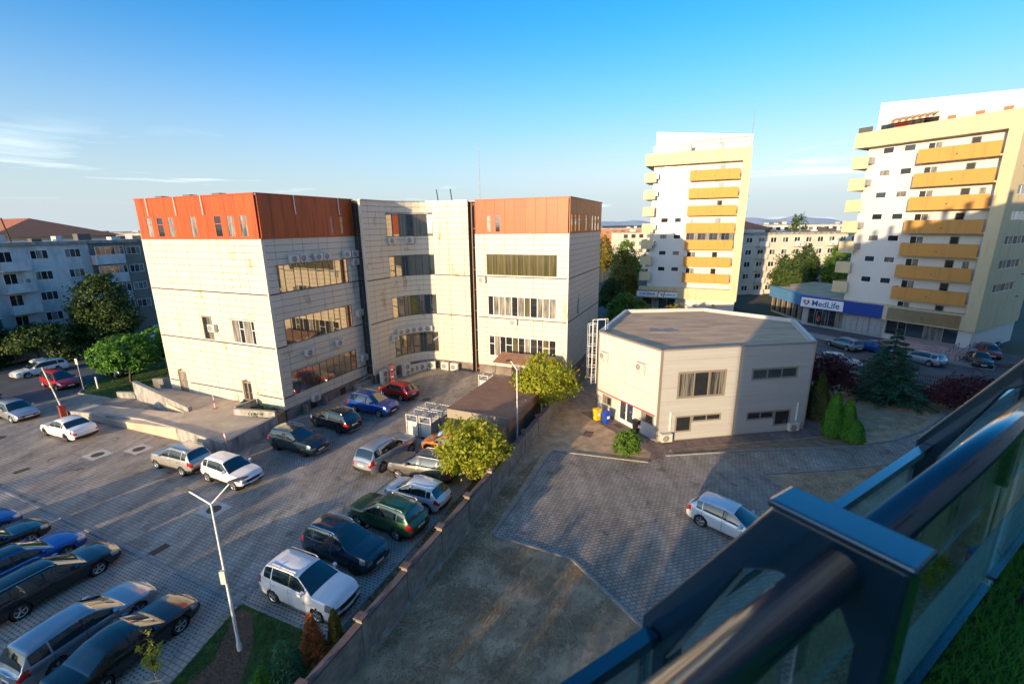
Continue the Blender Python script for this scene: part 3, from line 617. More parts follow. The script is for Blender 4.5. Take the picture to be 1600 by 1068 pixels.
def make_car(shape, L, Wd, Hh, wb, pcol, pos, az, label, name='parked_car', wr=.33, clad=False, rails=False, rim='rim', detail=True, glassroof=False, extra=None, group='cars parked around the office block', cat='car'):
    sh = SHAPES[shape]; root = thing(name, label, cat, (pos[0],pos[1],0.004), az=az, group=group)
    pm = PAINT[pcol]; zc = .19 if not clad else .23
    fo = .5*L - (L-wb)*.47; xw = [fo-wb, fo]         # rear and front axle
    door = [sh['side'][2][1]*L+.03, (sh['side'][1][1]+sh['side'][2][0])/2*L, (sh['side'][1][0]-.0)*L-.02]
    NS = 78 if detail else 40
    xs = [-.5*L+L*i/NS for i in range(NS+1)] + [v*L for k in ('ws','rw') for v in sh[k]] + [v*L for p in sh['side'] for v in p]
    for d in door: xs += [d-.008, d+.008]
    xs = sorted(xs); X = [xs[0]]
    for x in xs[1:]:
        if x-X[-1] > .012: X.append(x)
    NZ = 9 if detail else 5
    def ring(x):
        t = x/(L/2); zb = smooth_curve(sh['belt'], x/L, .012)*Hh; zr = max(smooth_curve(sh['roof'], x/L, .012)*Hh, 0)
        if x/L < sh['roof'][0][0] or x/L > sh['roof'][-1][0]: zr = 0
        g = max(zr-zb, 0.0)
        w = Wd/2*(1-.10*abs(t)**5-.05*max(0,abs(t)-.86)/.14*1.0) * (.975 if t < 0 else 1)
        crown = .05*(1 if g < .02 else .9)
        zlow = zc + .10*max(0,(abs(t)-.9)/.1)
        P = [(0,zlow),(.84*w,zlow)]
        for k in range(NZ):
            f = k/(NZ-1); z = zlow+.04+(zb-zlow-.04)*f
            y = w*(.955+.045*math.sin(min(1,f*1.7)*math.pi/2) - .055*max(0,f-.62)/.38 - (.03*max(0,(f-.86)/.14)))
            P.append((y,z))
        yb = P[-1][0]; wr_ = yb-.012-g*.33
        P += [(yb-.012,zb+.012+.02*g),(yb-.012-g*.13,zb+.012+.45*g),(wr_,zb+.012+.84*g),(wr_*.945-.0*g,zb+.012+.94*g),(wr_*.72,zb+.012+.985*g+crown*.5),(wr_*.36,zb+.012+g+crown*.9),(0,zb+.012+g+crown)]
        return P
    RG = [ring(x) for x in X]; N = len(RG[0]); IB = 2+NZ-1      # IB = belt index
    rad = wr+.055
    def snap(x, y, z, i):
        if i <= IB-1:
            for c in xw:
                dx, dz = x-c, z-wr; d = math.hypot(dx, dz)
                if abs(d-rad) < .036 and d > 0: return (c+dx/d*rad, y, wr+dz/d*rad)
        return (x, y, z)
    V = {}
    for s in (1, -1):
        for j, x in enumerate(X):
            for i, (y, z) in enumerate(RG[j]):
                bulge = 0
                V[s,j,i] = snap(x, s*y, z, i)
    parts = {}
    def add(key, pts, mi=0): parts.setdefault(key, MB()).face(pts, mi)
    def inr(x, ab): return ab[0]*L <= x <= ab[1]*L
    for s in (1, -1):
        for j in range(len(X)-1):
            xm = (X[j]+X[j+1])/2; gm = (RG[j][-1][1]-RG[j][IB][1]+RG[j+1][-1][1]-RG[j+1][IB][1])/2
            for i in range(N-1):
                q = [V[s,j,i],V[s,j+1,i],V[s,j+1,i+1],V[s,j,i+1]]
                if s < 0: q = q[::-1]
                zm = sum(p[2] for p in q)/4
                if i < IB and any(math.hypot(xm-c, zm-wr) < rad-.008 for c in xw): continue
                if i == 0 and any(abs(xm-c) < rad for c in xw): pass
                key, mi = 'body', 0
                if i < 2: mi = 1
                elif i < IB:
                    f = (i-2)/(NZ-1)
                    if clad and f < .2: mi = 1
                    if any(X[j+1]-X[j] < .02 and abs(xm-d) < .012 for d in door) and f > .1: mi = 1
                    if xm > L*.405 and xm < L*.475 and .58 < f < .9: key = 'headlight_l' if s > 0 else 'headlight_r'
                    if xm < -L*.44 and .5 < f < .98: key = 'taillight_l' if s > 0 else 'taillight_r'
                elif i == IB: pass
                elif IB < i < IB+3:
                    for k, ab in enumerate(sh['side']):
                        if inr(xm, ab) and gm > .10: key = f'side_window_{k}_{s}'
                    if key == 'body' and gm > .12 and sh['side'][0][0]*L < xm < sh['side'][2][1]*L and xm > sh['side'][1][0]*L-.01: mi = 1
                elif i >= IB+4:
                    if inr(xm, sh['ws']): key = 'windscreen'
                    elif inr(xm, sh['rw']): key = 'rear_window'
                    elif glassroof and -.27*L < xm < .04*L: key = 'sunroof'
                add(key, q, mi)
    # front and rear faces as grids between both sides
    NC = 10
    for j, sgn in ((len(X)-1, 1), (0, -1)):
        for i in range(1, N-1):
            for c in range(NC):
                def pt(ii, cc):
                    y = RG[j][ii][0]*(1-2*cc/NC); z = RG[j][ii][1]; f = (ii-1)/(N-2)
                    bl = .075*(1-(1-2*cc/NC)**2)*L/4.4*(1.0 if ii < N-1 else .5)
                    return (X[j]+sgn*bl, y, z)
                q = [pt(i,c),pt(i,c+1),pt(i+1,c+1),pt(i+1,c)]
                if sgn > 0: q = q[::-1]
                q = q[::-1]
                f = (i-2)/(NZ-1); cm = abs(c+.5-NC/2)/(NC/2); key, mi = 'body', 0
                if sgn > 0:
                    if .45 < f < .95 and cm < .62 and i < IB: key = 'grille'
                    elif .62 < f < .98 and cm > .6 and i < IB: key = 'headlight_l' if c < NC/2 else 'headlight_r'
                    elif f < .22: mi = 1
                else:
                    if .6 < f < .99 and cm > .7 and i < IB: key = 'taillight_l' if c < NC/2 else 'taillight_r'
                    elif f < .3: mi = 1
                add(key, q, mi)
    MT = dict(body=[pm, M['black']], windscreen=M['carglass'], rear_window=M['carglass'], grille=M['black'], sunroof=M['carglass'])
    for k, mb in parts.items():
        nm = k.rsplit('_',2)[0] if k.startswith('side_window') else k[:-2] if k[-2:] in ('_l','_r') else k
        mm = MT.get(k) or (M['carglass'] if 'window' in k else M['headlamp'] if 'head' in k else M['taillamp'])
        # merge doubled corners so that shading is smooth
        idx = {}; nv = []; rm = []
        for p in mb.v:
            kk = (round(p[0],4),round(p[1],4),round(p[2],4))
            if kk not in idx: idx[kk] = len(nv); nv.append(p)
            rm.append(idx[kk])
        mb.v = nv; F = []; MI = []
        for f, m_ in zip(mb.f, mb.mi):
            g = []
            for a in f:
                if rm[a] not in g: g.append(rm[a])
            if len(g) > 2: F.append(g); MI.append(m_)
        mb.f = F; mb.mi = MI
        mb.build(nm, mm, root, smooth=True)
    # wheels
    n = 20 if detail else 12
    for c in xw:
        for s in (1, -1):
            yo = Wd/2*.985*s; a = -s
            t = MB(); t.lathe((c,yo,wr), [(wr*.66,a*.02),(wr*.9,-a*.004),(wr*.985,a*.03),(wr,a*.07),(wr*.985,a*.19),(wr*.6,a*.21)], n, 'y')
            tyre = t.build('wheel', M['rubber'], root, smooth=True)
            rmb = MB(); rmb.lathe((c,yo,wr), [(wr*.62,a*.03),(wr*.69,a*.012),(wr*.7,a*.03)], n, 'y'); rmb.lathe((c,yo,wr), [(0,a*.03),(wr*.14,a*.03),(wr*.16,a*.06)], 10, 'y')
            for k in range(5):
                th = 2*math.pi*k/5+.3; co, si = math.cos(th), math.sin(th)
                for e in (-.16,.16):
                    c2, s2 = math.cos(th+e), math.sin(th+e)
                    rmb.tube((c+wr*.12*co,yo+a*.04,wr+wr*.12*si),(c+wr*.64*c2,yo+a*.03,wr+wr*.64*s2),.024,.018,5)
            rmb.build('rim', M[rim], tyre); h = MB(); h.lathe((c,yo,wr), [(0,a*.075),(wr*.68,a*.07)], n, 'y'); h.build('brake_disc', M['rimdark'], tyre)
            ar = MB()
            pr = [(rad-.005,a*.02),(rad-.005,a*.30),(.05,a*.31)]
            ar.lathe((c,Wd/2*s*.97,wr), pr, 22, 'y'); ar.build('wheel_arch', M['black'], root)
    # mirrors, handles, plates, rails
    xm_ = sh['side'][2][1]*L-.02; zb = lerp_curve(sh['belt'], xm_/L)*Hh
    for s in (1, -1):
        b = MB(); y = Wd/2*.93; b.box(xm_-.06,xm_+.10,s*y-.0 if s > 0 else -y-.19,s*y+.19 if s > 0 else -y,zb+.05,zb+.17)
        b.v = [(p[0]-.05*(abs(p[1])-y)/.19, p[1], p[2]*1+(.02 if p[2] > zb+.1 and abs(p[1]) < y+.05 else 0)) for p in b.v]
        b.build('door_mirror', pm, root)
        if detail:
            for d in (door[0]-.0, door[1]):
                h = MB(); hx_ = d-.92*.0; zz = zb*.87
                hx_ = (door[1]+.08) if d == door[0] else (door[2]+.12)
                h.box(hx_,hx_+.17,s*(Wd/2*.995)-.012,s*(Wd/2*.995)+.012,zz,zz+.03); h.build('door_handle', pm if not clad else M['chrome'], root)
        if rails:
            r_ = MB(); x0, x1 = -.36*L, .02*L; yy = Wd/2*.93-.012-(1-.63)*Hh*.30-.03; zt = Hh*.985
            r_.path([(x0,s*yy*.97,zt-.03),(x0+.12,s*yy,zt+.055),(x1-.15,s*yy,zt+.06),(x1,s*yy*.99,zt-.01)], .022, 6); r_.build('roof_rail', M['chrome'] if pcol in ('black','navy') else M['steel'], root)
    for sgn in (1,-1):
        b = MB(); x = sgn*(L/2+.076*L/4.4); zz = .42 if sgn > 0 else (.48 if shape in ('wagon',) else Hh*.42)
        b.box(min(x,x+sgn*.012),max(x,x+sgn*.012),-.26,.26,zz,zz+.11); b.build('number_plate', M['plate'], root)
    if clad:
        for sgn in (1,-1):
            b = MB(); x = sgn*(L/2+.04); b.box(min(x,x+sgn*.03),max(x,x+sgn*.03),-.55,.55,zc+.02,zc+.1); b.build('skid_plate', M['steel'], root)
    if extra: extra(root, L, Wd, Hh)
    return root
def roofbox(root, L, Wd, Hh):
    b = MB(); prof = [(-.6,.02,.30),(-.5,.16,.38),(.2,.2,.38),(.55,.12,.32),(.7,.02,.18)]
    for (x0,h0,w0),(x1,h1,w1) in zip(prof[:-1],prof[1:]):
        z = Hh+.1
        b.face([(x0,-w0,z+h0),(x1,-w1,z+h1),(x1,w1,z+h1),(x0,w0,z+h0)]); b.face([(x0,-w0,z-.06),(x1,-w1,z-.06),(x1,-w1,z+h1),(x0,-w0,z+h0)]); b.face([(x1,w1,z-.06),(x0,w0,z-.06),(x0,w0,z+h0),(x1,w1,z+h1)])
    b.build('roof_box', PAINT['white'], root, smooth=True)
C = make_car
# left-hand bays and entrance
C('wagon',4.75,1.8,1.5,2.62,'white',(-54.3,50.1),-155,'white estate car with white roof box parked across the street', extra=roofbox, detail=False)
C('van',4.65,1.82,1.73,2.85,'red',(-47.9,45.75),115,'red people carrier parked nose out beside the grass', wr=.32, detail=False)
C('sedan',4.5,1.78,1.44,2.65,'bluegrey',(-51.2,55.6),-155,'blue-grey saloon on the street half hidden by the round tree', detail=False)
C('hatch',4.1,1.74,1.5,2.5,'black',(-45.0,49.6),116,'black hatchback parked behind the sign under the round tree', detail=False)
C('sedan',4.5,1.8,1.45,2.7,'navy',(-49.2,39.9),115,'dark navy saloon cut off by left picture edge near the barrier', detail=False)
C('wagon',4.5,1.78,1.5,2.64,'silver',(-43.9,37.6),114,'silver estate car facing the car park at the left edge, near the barrier')
C('sedan',5.0,1.9,1.48,2.97,'white',(-35.8,33.95),-67,'white saloon driving in beside the concrete ramp wall', rim='rimdark')
C('suv',4.32,1.82,1.69,2.67,'champagne',(-22.9,28.55),-67,'silver boxy off-roader with roof rails by the ramp corner', clad=True, rails=True)
C('suv',4.14,1.77,1.58,2.55,'white',(-18.4,26.75),115,'white rounded crossover parked nose out beside the silver off-roader', clad=True)
# bays at lower left
C('hatch',4.4,1.8,1.5,2.65,'blue',(-29.0,20.6),24,'bright blue hatchback at the far left, topmost of the lower left cars', clad=False)
C('sedan',4.6,1.8,1.43,2.7,'black',(-26.6,19.6),23,'black saloon squeezed between two blue cars at lower left')
C('wagon',4.7,1.84,1.47,2.75,'blue',(-23.75,18.55),23,'blue estate with sunroof parked beside the long black estate', glassroof=True)
C('wagon',4.9,1.86,1.5,2.74,'black',(-21.2,17.45),23.5,'long black estate with chrome window line and roof rails', rails=True)
C('wagon',4.56,1.84,1.5,2.7,'bluegrey',(-17.25,14.9),20,'silver-blue estate with tall red tail lamps, lower left corner', rails=False)
C('sedan',4.7,1.8,1.42,2.72,'black',(-14.9,14.1),20,'black saloon nearest the sapling at lower left', glassroof=True)
# bays along the fence
C('suv',4.43,1.81,1.70,2.6,'white',(-9.1,16.85),114,'white compact off-roader nearest the lawn and the fence', rails=True)
C('suv',4.32,1.82,1.69,2.67,'navy',(-8.45,19.5),115,'dark navy boxy off-roader beside the white one near the fence', clad=True, rails=True, rim='rimdark')
C('suv',4.5,1.86,1.65,2.68,'green',(-6.95,21.95),-63,'dark green crossover parked between navy and ice white cars', clad=True, rails=True)
C('hatch',3.97,1.73,1.48,2.49,'ice',(-5.75,24.1),-64,'ice white small hatchback with red tail lamps by the fence')
C('suv',4.6,1.85,1.69,2.69,'taupe',(-5.9,27.0),-70,'taupe grey crossover half under the yellow-green tree', clad=True, rails=True)
C('suv',4.78,1.91,1.78,2.91,'silver',(-8.9,29.15),27,'large silver off-roader standing in the lane seen from behind', rails=True, wr=.37)
C('hatch',4.1,1.75,1.46,2.55,'orange',(-4.6,30.3),-67,'orange hatchback behind the yellow-green tree')
# bays along the office
C('suv',4.52,1.86,1.65,2.68,'navy',(-16.0,31.0),114,'dark blue crossover parked nose out by the parapet corner', clad=True, rim='rimdark', rails=True)
C('suv',4.45,1.84,1.63,2.68,'black',(-14.6,34.8),-60,'black crossover parked tail out below the courtyard windows', clad=True, rim='rimdark', rails=True)
C('suv',4.63,1.9,1.66,2.81,'blue',(-12.5,38.1),116,'vivid blue off-roader with big grille parked by the office plinth', rails=True)
C('hatch',4.2,1.76,1.46,2.58,'darkred',(-11.1,41.75),-55,'dark red hatchback at the far end of the office bays')
# yard and shops
C('hatch',4.2,1.76,1.48,2.58,'ice',(11.55,21.15),136,'pale silver hatchback alone on the paved yard right of the fence')
C('wagon',4.6,1.8,1.5,2.7,'grey',(43.2,57.2),-8,'grey estate car seen from behind before the blue shop front', detail=False)
C('sedan',4.5,1.8,1.45,2.7,'blue',(45.9,55.3),150,'dark blue saloon behind the spruce at the shop steps', detail=False)
C('wagon',4.5,1.8,1.5,2.7,'silver',(47.4,50.6),-20,'silver estate right of the spruce in the shop car park', detail=False)
C('sedan',4.5,1.8,1.45,2.7,'black',(53.2,49.6),-145,'black saloon at the foot of the shop ramp', detail=False)
C('hatch',4.1,1.76,1.48,2.55,'red',(57.6,52.9),-145,'red hatchback behind the black saloon by the shop ramp', detail=False)
C('hatch',4.2,1.76,1.5,2.6,'white',(37.2,49.6),120,'white hatchback behind the iron fence next to the purple bush', detail=False)
for i,(x,y,c,l) in enumerate(((20.4,99.5,'bluegrey','grey-blue car nearest in the far street row beyond the office'),(22.9,105,'white','white car second in the far street row beyond the office'),(25.2,109.8,'navy','dark car third in the far street row beyond the office'),(27.6,114.6,'white','white car farthest in the street row beyond the office'))):
    C('hatch',4.2,1.76,1.5,2.6,c,(x,y),200,l, detail=False, group='cars in the far street')
C('hatch',4.2,1.76,1.5,2.6,'ice',(-55.6,71.2),25,'pale car beside the grey apartment wall left of the office', detail=False)
C('hatch',4.2,1.76,1.5,2.6,'white',(-53.2,66.4),25,'white car just left of the office above the round trees', detail=False)
# ------------------------------------------------------------ grey metal-clad hall with six sides
M['cladgrey'] = mat('grey_ribbed_sheet', (.47,.475,.48), .5, .1, var=.12, vs=.6, stretch=(.2,.2,6), spec=.4)
M['cladlight'] = mat('light_grey_sheet', (.56,.55,.525), .5, .05, var=.08, vs=.8)
M['bronze'] = mat('bronze_trim', (.27,.235,.19), .5, .2)
M['blind'] = mat('vertical_blind_pane', (.2,.19,.17), .12, col2=(.03,.03,.03), vs=9, stretch=(1,1,.02), coat=.7, lo=.45, hi=.55)
hall = thing('metal_hall', 'grey metal-clad six-sided hall with flat felt roof and low parapet', 'building', (0,0,0))
hp = [(7.5,37.75),(10.78,31.4),(16.95,32.38),(22.99,33.3),(26.4,41.7),(20.5,48),(12.1,47.5)]
MB().prism([(x*.995+.085, y*.995+.2) for x,y in hp], 0, 6.85).build('core', M['cladgrey'], hall)
MB().prism([(x*.985+.26, y*.985+.6) for x,y in hp], 6.85, 6.9).build('roof', M['roofgravel'], hall)
HF = [Face(hp[i], hp[(i+1)%7]) for i in range(7)]
def sheets(f, z0, z1, holes, m, w=1.05, ribs=True):
    """wall sheets with standing horizontal ribs"""
    h = z0; k = 0
    while h < z1-.05:
        b = min(z1, h+w); cells = [(.04,f.L-.04,h+.006,b-.006)]
        for q in holes: cells = minus(cells, q)
        for (s0,s1,a,c) in cells:
            mb = f.mb(); mb.box(s0,s1,-.03,.06,a,c)
            if ribs:
                z = a+.05
                while z < c-.05: mb.box(s0,s1,-.042,-.03,z,z+.045); z += .13
            mb.build('wall_sheet', m, hall)
        h = b
hl = f0 = HF[0]
# left face: plain sheets, three openings and the door; face runs from far corner to near corner
Ls = f0.L
o0 = [(Ls-6.4,Ls-5.2,.95,1.75),(Ls-4.3,Ls-2.5,0.05,2.15),(Ls-1.68,Ls-.35,1.15,1.95)]
sheets(f0, .05, 7.1, o0, M['cladlight'], 1.75, False)
for q in (o0[0],o0[2]): window(f0, *q, [.5] if q is o0[0] else [.35], hall, M['bronze'], [M['pane_curtain'],M['pane_dark']], d=-.0, fw=.1)
door(f0, *o0[1], 2, hall, M['winwhite'], M['pane_blue'], d=-.01)
f1, f2 = HF[1], HF[2]
o1 = [(1.35,5.25,3.35,5.45),(1.4,5.15,1.4,1.98),(1.4,2.75,.65,1.4)]
sheets(f1, .05, 7.1, o1, M['cladgrey'])
window(f1, *o1[0], [.34,.64], hall, M['bronze'], [M['blind'],M['pane_dark'],M['blind']], d=-.02, fw=.16, mw=.1)
window(f1, 2.75,5.15,1.4,1.98, [.5], hall, M['bronze'], M['pane_dark'], d=-.02, fw=.12, mw=.08); window(f1, 1.4,2.75,.65,1.98, [], hall, M['bronze'], M['pane_dark'], d=-.02, fw=.13)
L1 = f1.L
o2 = [(7.3-L1,11.2-L1,4.4,5.35),(7.3-L1,11.1-L1,1.15,1.85),(9.65-L1,11.1-L1,.5,1.15)]
sheets(f2, .05, 7.1, o2, M['cladgrey'])
window(f2, *o2[0], [.34,.65], hall, M['bronze'], M['pane_blue'], d=-.02, fw=.15, mw=.09)
window(f2, 7.3-L1,9.65-L1,1.15,1.85, [.5], hall, M['bronze'], M['pane_dark'], d=-.02, fw=.13, mw=.09); window(f2, 9.65-L1,11.1-L1,.5,1.85, [], hall, M['bronze'], M['pane_dark'], d=-.02, fw=.14)
for f in HF[3:]: sheets(f, .05, 7.1, [], M['cladgrey'], 2.0, False)
for i, f in enumerate(HF):
    f.mb().box(-.05,f.L+.05,-.09,.2,7.1,7.2).build('coping', M['bronze'] if i < 3 else M['cladlight'], hall)
    f.mb().box(.15,f.L-.15,.2,.26,6.85,7.09).build('parapet_lining', M['cladlight'], hall)
    f.mb().box(-.06,.06,-.07,.1,0,7.1).build('corner_trim', M['bronze'], hall)
    f.mb().box(0.06,f.L-.06,-.05,.06,-.02,.05).build('plinth', M['bronze'], hall)
pb = MB(); pb.prism([(11.9,38.2),(13.6,38.0),(14.7,38.6),(14.2,39.6),(13.0,39.2),(12.4,39.9)], 6.9, 6.93); pb.build('roof_patch', M['kerb'], hall)
pb = f0.mb(); pb.path([(.1,-.12,1.95),(2.2,-.12,1.95),(Ls-.2,-.12,2.05)], .035); pb.build('red_pipe', M['redpaint'], hall)
for f, s in ((f1,.95),(f2,11.55-L1)): f.mb().box(s,s+.08,-.11,-.04,.85,2.35).build('cable_duct', M['whitemetal'], hall)
ac(AC1, f0, None, Ls-6.2, 4.95, 'white air conditioner on the grey hall wall, nearer the caged ladder', 'air conditioners on the grey hall', d=.06)
ac(AC1, f0, None, Ls-1.85, 5.15, 'white air conditioner high on grey hall wall, nearer the front corner', 'air conditioners on the grey hall', d=.06)
ac(AC1, f1, None, .65, .12, 'white air conditioner at the foot of the grey hall front corner', 'air conditioners on the grey hall', d=.1)
ac(AC1, f2, None, 11.3-L1, .12, 'white air conditioner at the foot of grey hall by the thujas', 'air conditioners on the grey hall', d=.1)
# caged ladder
cl = thing('caged_ladder', 'white caged ladder climbing to the roof of the grey hall', 'ladder', (7.15,38.1,0), az=63)
lb = MB()
for s in (-.25,.25): lb.tube((s,0,2.3),(s,0,8.1),.03); 
lb.build('stile', M['whitemetal'], cl, kind='stuff')
for k in range(20): MB().tube((-.25,0,2.4+k*.28),(.25,0,2.4+k*.28),.016).build('rung', M['whitemetal'], cl)
for k in range(6):
    z = 2.9+k*.95; h = MB(); pts = [(.38*math.sin(t)*1.0, .38-.40*math.cos(t)*1.0-.0, z) for t in [math.pi*2*q/12 for q in range(13)]]
    pts = [(.40*math.sin(t), .36-.40*math.cos(t), z) for t in [2*math.pi*q/12 for q in range(13)]]
    h.path(pts, .02, 5); h.build('hoop', M['whitemetal'], cl)
for k in range(5):
    t = math.pi*(.45+.275*k); MB().tube((.4*math.sin(t),.36-.4*math.cos(t),2.9),(.4*math.sin(t),.36-.4*math.cos(t),7.65),.014).build('cage_bar', M['whitemetal'], cl)
hb = MB(); hb.path([(-.25,0,8.1),(.7,-.5,8.1),(.7,-.5,7.2)],.025); hb.path([(.25,0,8.1),(1.1,-.3,8.1),(1.1,-.3,7.2)],.025); hb.build('handrail', M['whitemetal'], cl, kind='stuff')

# ------------------------------------------------------------ the two balcony towers
M['towerwhite'] = mat('tower_white_render', (.61,.60,.575), .85, var=.06, vs=.3)
M['beige'] = mat('beige_render', (.58,.48,.29), .85, col2=(.45,.38,.25), vs=.8, stretch=(2,2,.3), lo=.3, hi=.5)
M['ochre'] = mat('ochre_render', (.53,.26,.065), .85, col2=(.42,.21,.06), vs=.9, stretch=(3,3,.2), lo=.3, hi=.48)
M['greysheet'] = mat('grey_attic_sheet', (.55,.55,.54), .5)
M['awnred'] = mat('awning_red', (.30,.13,.10), .8); M['atticbrown'] = mat('attic_brown', (.30,.14,.07), .6)
def tower(pos, az, label, shop):
    """local: x = 0 at the framed right-hand corner, negative to the left; -y towards the viewer"""
    r = thing('balcony_tower', label, 'building', (*pos,0), az=az)
    MB().box(-15.3,-.25,1.3,14,0,26.6).build('wall', M['towerwhite'], r)
    fb = Face((-15.3,1.3),(0,1.3)); tops = [24.62-2.86*i for i in range(8)]
    # framing beam and leg
    MB().prism([(-16.6,0),(0,0),(0,1.25),(-16.6,1.25)], 25.75, 27.7).build('frame_beam', M['beige'], r)
    MB().box(-16.6,-15.4,1.25,12,25.75,27.7).build('frame_beam', M['beige'], r)
    MB().box(-1.2,0,0,1.25,4.76,25.75).build('frame_leg', M['beige'], r)
    # side wall with long loggia windows
    fs = Face((0,1.25),(0,14)); holes = [(1.2,8.2,t-.1,t+.95) for t in tops[:7]]
    base = [(0,fs.L,2.83,27.7)]
    for h in holes: base = minus(base, h)
    for k,(a,b,c,d) in enumerate(base): fs.mb().box(a,b,0,.24,c,d).build('side_wall', M['beige'], r)
    for h in holes: window(fs, *h, [.2,.4,.6,.8], r, M['winwhite'], [M['pane_dark'],M['pane_curtain'],M['pane_dark'],M['pane_curtain'],M['pane_blue']], d=-.15)
    for t in tops[:7]: fs.mb().box(9.3,9.5,-.25,0,t-1.1,t-1.02).build('spout', M['black'], r)
    # orange balconies: front slab, side slab, floor; doors behind
    for i, t in enumerate(tops[:8 if shop else 7]):
        b = MB(); b.box(-9.1,-1.45,0,.14,t-1.65,t); b.box(-9.1,-8.96,.14,1.3,t-1.65,t); b.build('balcony', M['ochre'], r)
        MB().box(-8.96,-1.21,.14,1.3,t-1.65,t-1.45).build('balcony_floor', M['beige'], r)
        g = MB(); 
        for z in (t-.1,t-.4,t-.7): g.tube((-1.45,.1,z),(-1.22,.1,z),.02,None,4)
        g.build('grille', M['steel'], r, kind='stuff')
        MB().box(-5.3,-5.15,-.12,0,t-1.0,t-.92).build('spout', M['black'], r)
        z0, z1 = t-1.45, t+.85
        window(fb, 15.3-8.7,15.3-7.2,z0,z1,[.5],r,M['winwhite'],[M['pane_dark'],M['pane_curtain']],d=.0,fw=.08)
        window(fb, 15.3-4.6,15.3-3.7,z0,z1,[],r,M['winbronze'],[M['pane_dark']],d=.0,fw=.08)
        if (i+len(label)) % 3 == 0: window(fb, 15.3-3.0,15.3-2.2,z0,z1,[],r,M['winwhite'],[M['pane_curtain']],d=.0,fw=.08)
        if i == 4 and not shop: window(Face((-9.0,.2),(-1.45,.2)), .05,7.5,t,t+1.2,[.08,.17,.25,.33,.42,.5,.58,.67,.75,.83,.92],r,M['winframe'],[M['pane_dark'],M['pane_blue'],M['pane_curtain']],d=0)
    # small windows on the white part, boxed balconies on the left edge
    for i, t in enumerate(tops[:7]):
        for a in (13.55,11.2):
            window(fb, 15.3-a,15.3-a+1.28,t+.12,t+.95,[],r,M['winwhite'],[M['pane_curtain'],M['pane_dark'],M['pane_blue']][(i*2+int(a))%3:] ,d=.0,fw=.07)
        b = MB(); b.box(-16.6,-14.6,.15,.3,t-1.6,t); b.box(-16.6,-16.45,.3,5.5,t-1.6,t); b.box(-16.45,-15.3,.3,5.5,t-1.6,t-1.45); b.build('corner_balcony', M['beige'], r)
        if i in (0,1,3,4): MB().box(-14.6,-14.3,.2,1.3,t-1.0,t-.2).build('balcony_screen', M['steel'], r)
    # attic storey
    p = [(-15.4,27.5),(-.1,27.5),(-.1,29.9),(-15.4,31.6)]; a = MB(); i0 = [a.pt((x,2.6,z)) for x,z in p]; i1 = [a.pt((x,12,z)) for x,z in p]
    a.f += [i0, i1[::-1]] + [[i0[k],i1[k],i1[(k+1)%4],i0[(k+1)%4]][::-1] for k in range(4)]; a.mi += [0]*6
    a.build('attic', M['towerwhite'] if not shop else M['greysheet'], r)
    if not shop:
        window(Face((-15.4,.3),(-9.2,.3)), 0,6.2,27.7,28.9,[.09,.18,.27,.36,.46,.56,.64,.73,.82,.91],r,M['winframe'],M['pane_blue'],d=0)
        g = MB(); g.path([(-9.2,.4,29.0),(-9.2,.4,27.7)],.05); g.path([(-9.2,.4,29.05),(-4.8,.4,29.3),(-.2,.4,29.3)],.06); g.path([(-4.9,.4,29.3),(-4.9,.4,27.7)],.06); g.path([(-.3,.4,29.3),(-.3,.4,27.7)],.06); g.path([(-4.9,.4,28.8),(-4.0,.4,28.0)],.05); g.build('pergola', M['bronze'], r)
        MB().tube((-.3,3,29.9),(-.3,3,33.5),.05).build('antenna', M['steel'], r)
    else:
        # awning, attic doors and plant railing
        for k in range(13):
            x = -13.4+k*.36; q = MB(); q.face([(x,.9,28.75),(x+.36,.9,28.75),(x+.36,2.6,29.3),(x,2.6,29.3)]); q.face([(x,.9,28.45),(x+.36,.9,28.45),(x+.36,.9,28.7),(x,.9,28.7)]); q.build('awning_stripe', M['awnred'] if k % 2 else M['beige'], r)
        fa = Face((-15.4,2.6),(-.1,2.6)); 
        window(fa, .5,6.8,27.72,28.7,[.25,.5,.75],r,M['winbronze'],[M['pane_dark'],M['rusttrim'],M['pane_curtain']],d=.02)
        for s in (7.6,10.2,12.6): fa.mb().box(s,s+.8,-.06,0,27.72,28.5).build('attic_panel', M['atticbrown'], r)
        MB().box(-16.5,-14.9,.3,.5,27.7,28.4).build('railing', M['winframe'], r)
    MB().box(-9.6,0,0,1.3,2.83,4.76).build('canopy_band', M['beige'], r)
    MB().box(-16.6,-9.6,.2,1.3,4.1,4.76).build('canopy_band', M['beige'], r)
    return r
T2P = (55.74,53.29); T2AZ = -28+180
t2 = tower(T2P, T2AZ, 'tall balcony tower at right with ochre balconies and striped awning on its roof', True)
t1 = tower((38.62,77.5), -64+180, 'slender balcony tower in the middle distance with ochre balconies and pharmacy sign', False)
# tower 2 ground floor: pillar, shop windows
fg = Face((-9.6,1.27),(-1.6,1.27))
window(fg, .1,7.9,.7,2.8,[.18,.3,.55,.8],t2,M['steel'],[M['pane_dark'],M['pane_dark'],M['pane_blue'],M['pane_curtain'],M['pane_blue']],d=.0,fw=.1,mw=.08)
MB().box(-1.6,-.3,.5,1.25,0,2.83).build('pillar', M['towerwhite'], t2); MB().box(-9.7,-.4,1.75,6,0,2.83).build('shop_wall', M['towerwhite'], t2)
M['stripe'] = mat('reddish_step_tile', (.42,.19,.16), .7, col2=(.55,.42,.38), vs=3, stretch=(3,.3,1))
st = thing('shop_stairs', 'wide red and white striped stairs up to the tower shop', 'stairs', (*T2P,0), az=T2AZ)
for k in range(5):
    MB().box(-8.8+.35*k,.5,-4.9+.75*k,1.6,.0 if k == 0 else .14*k,.14*(k+1)).build('step', M['stripe'], st)
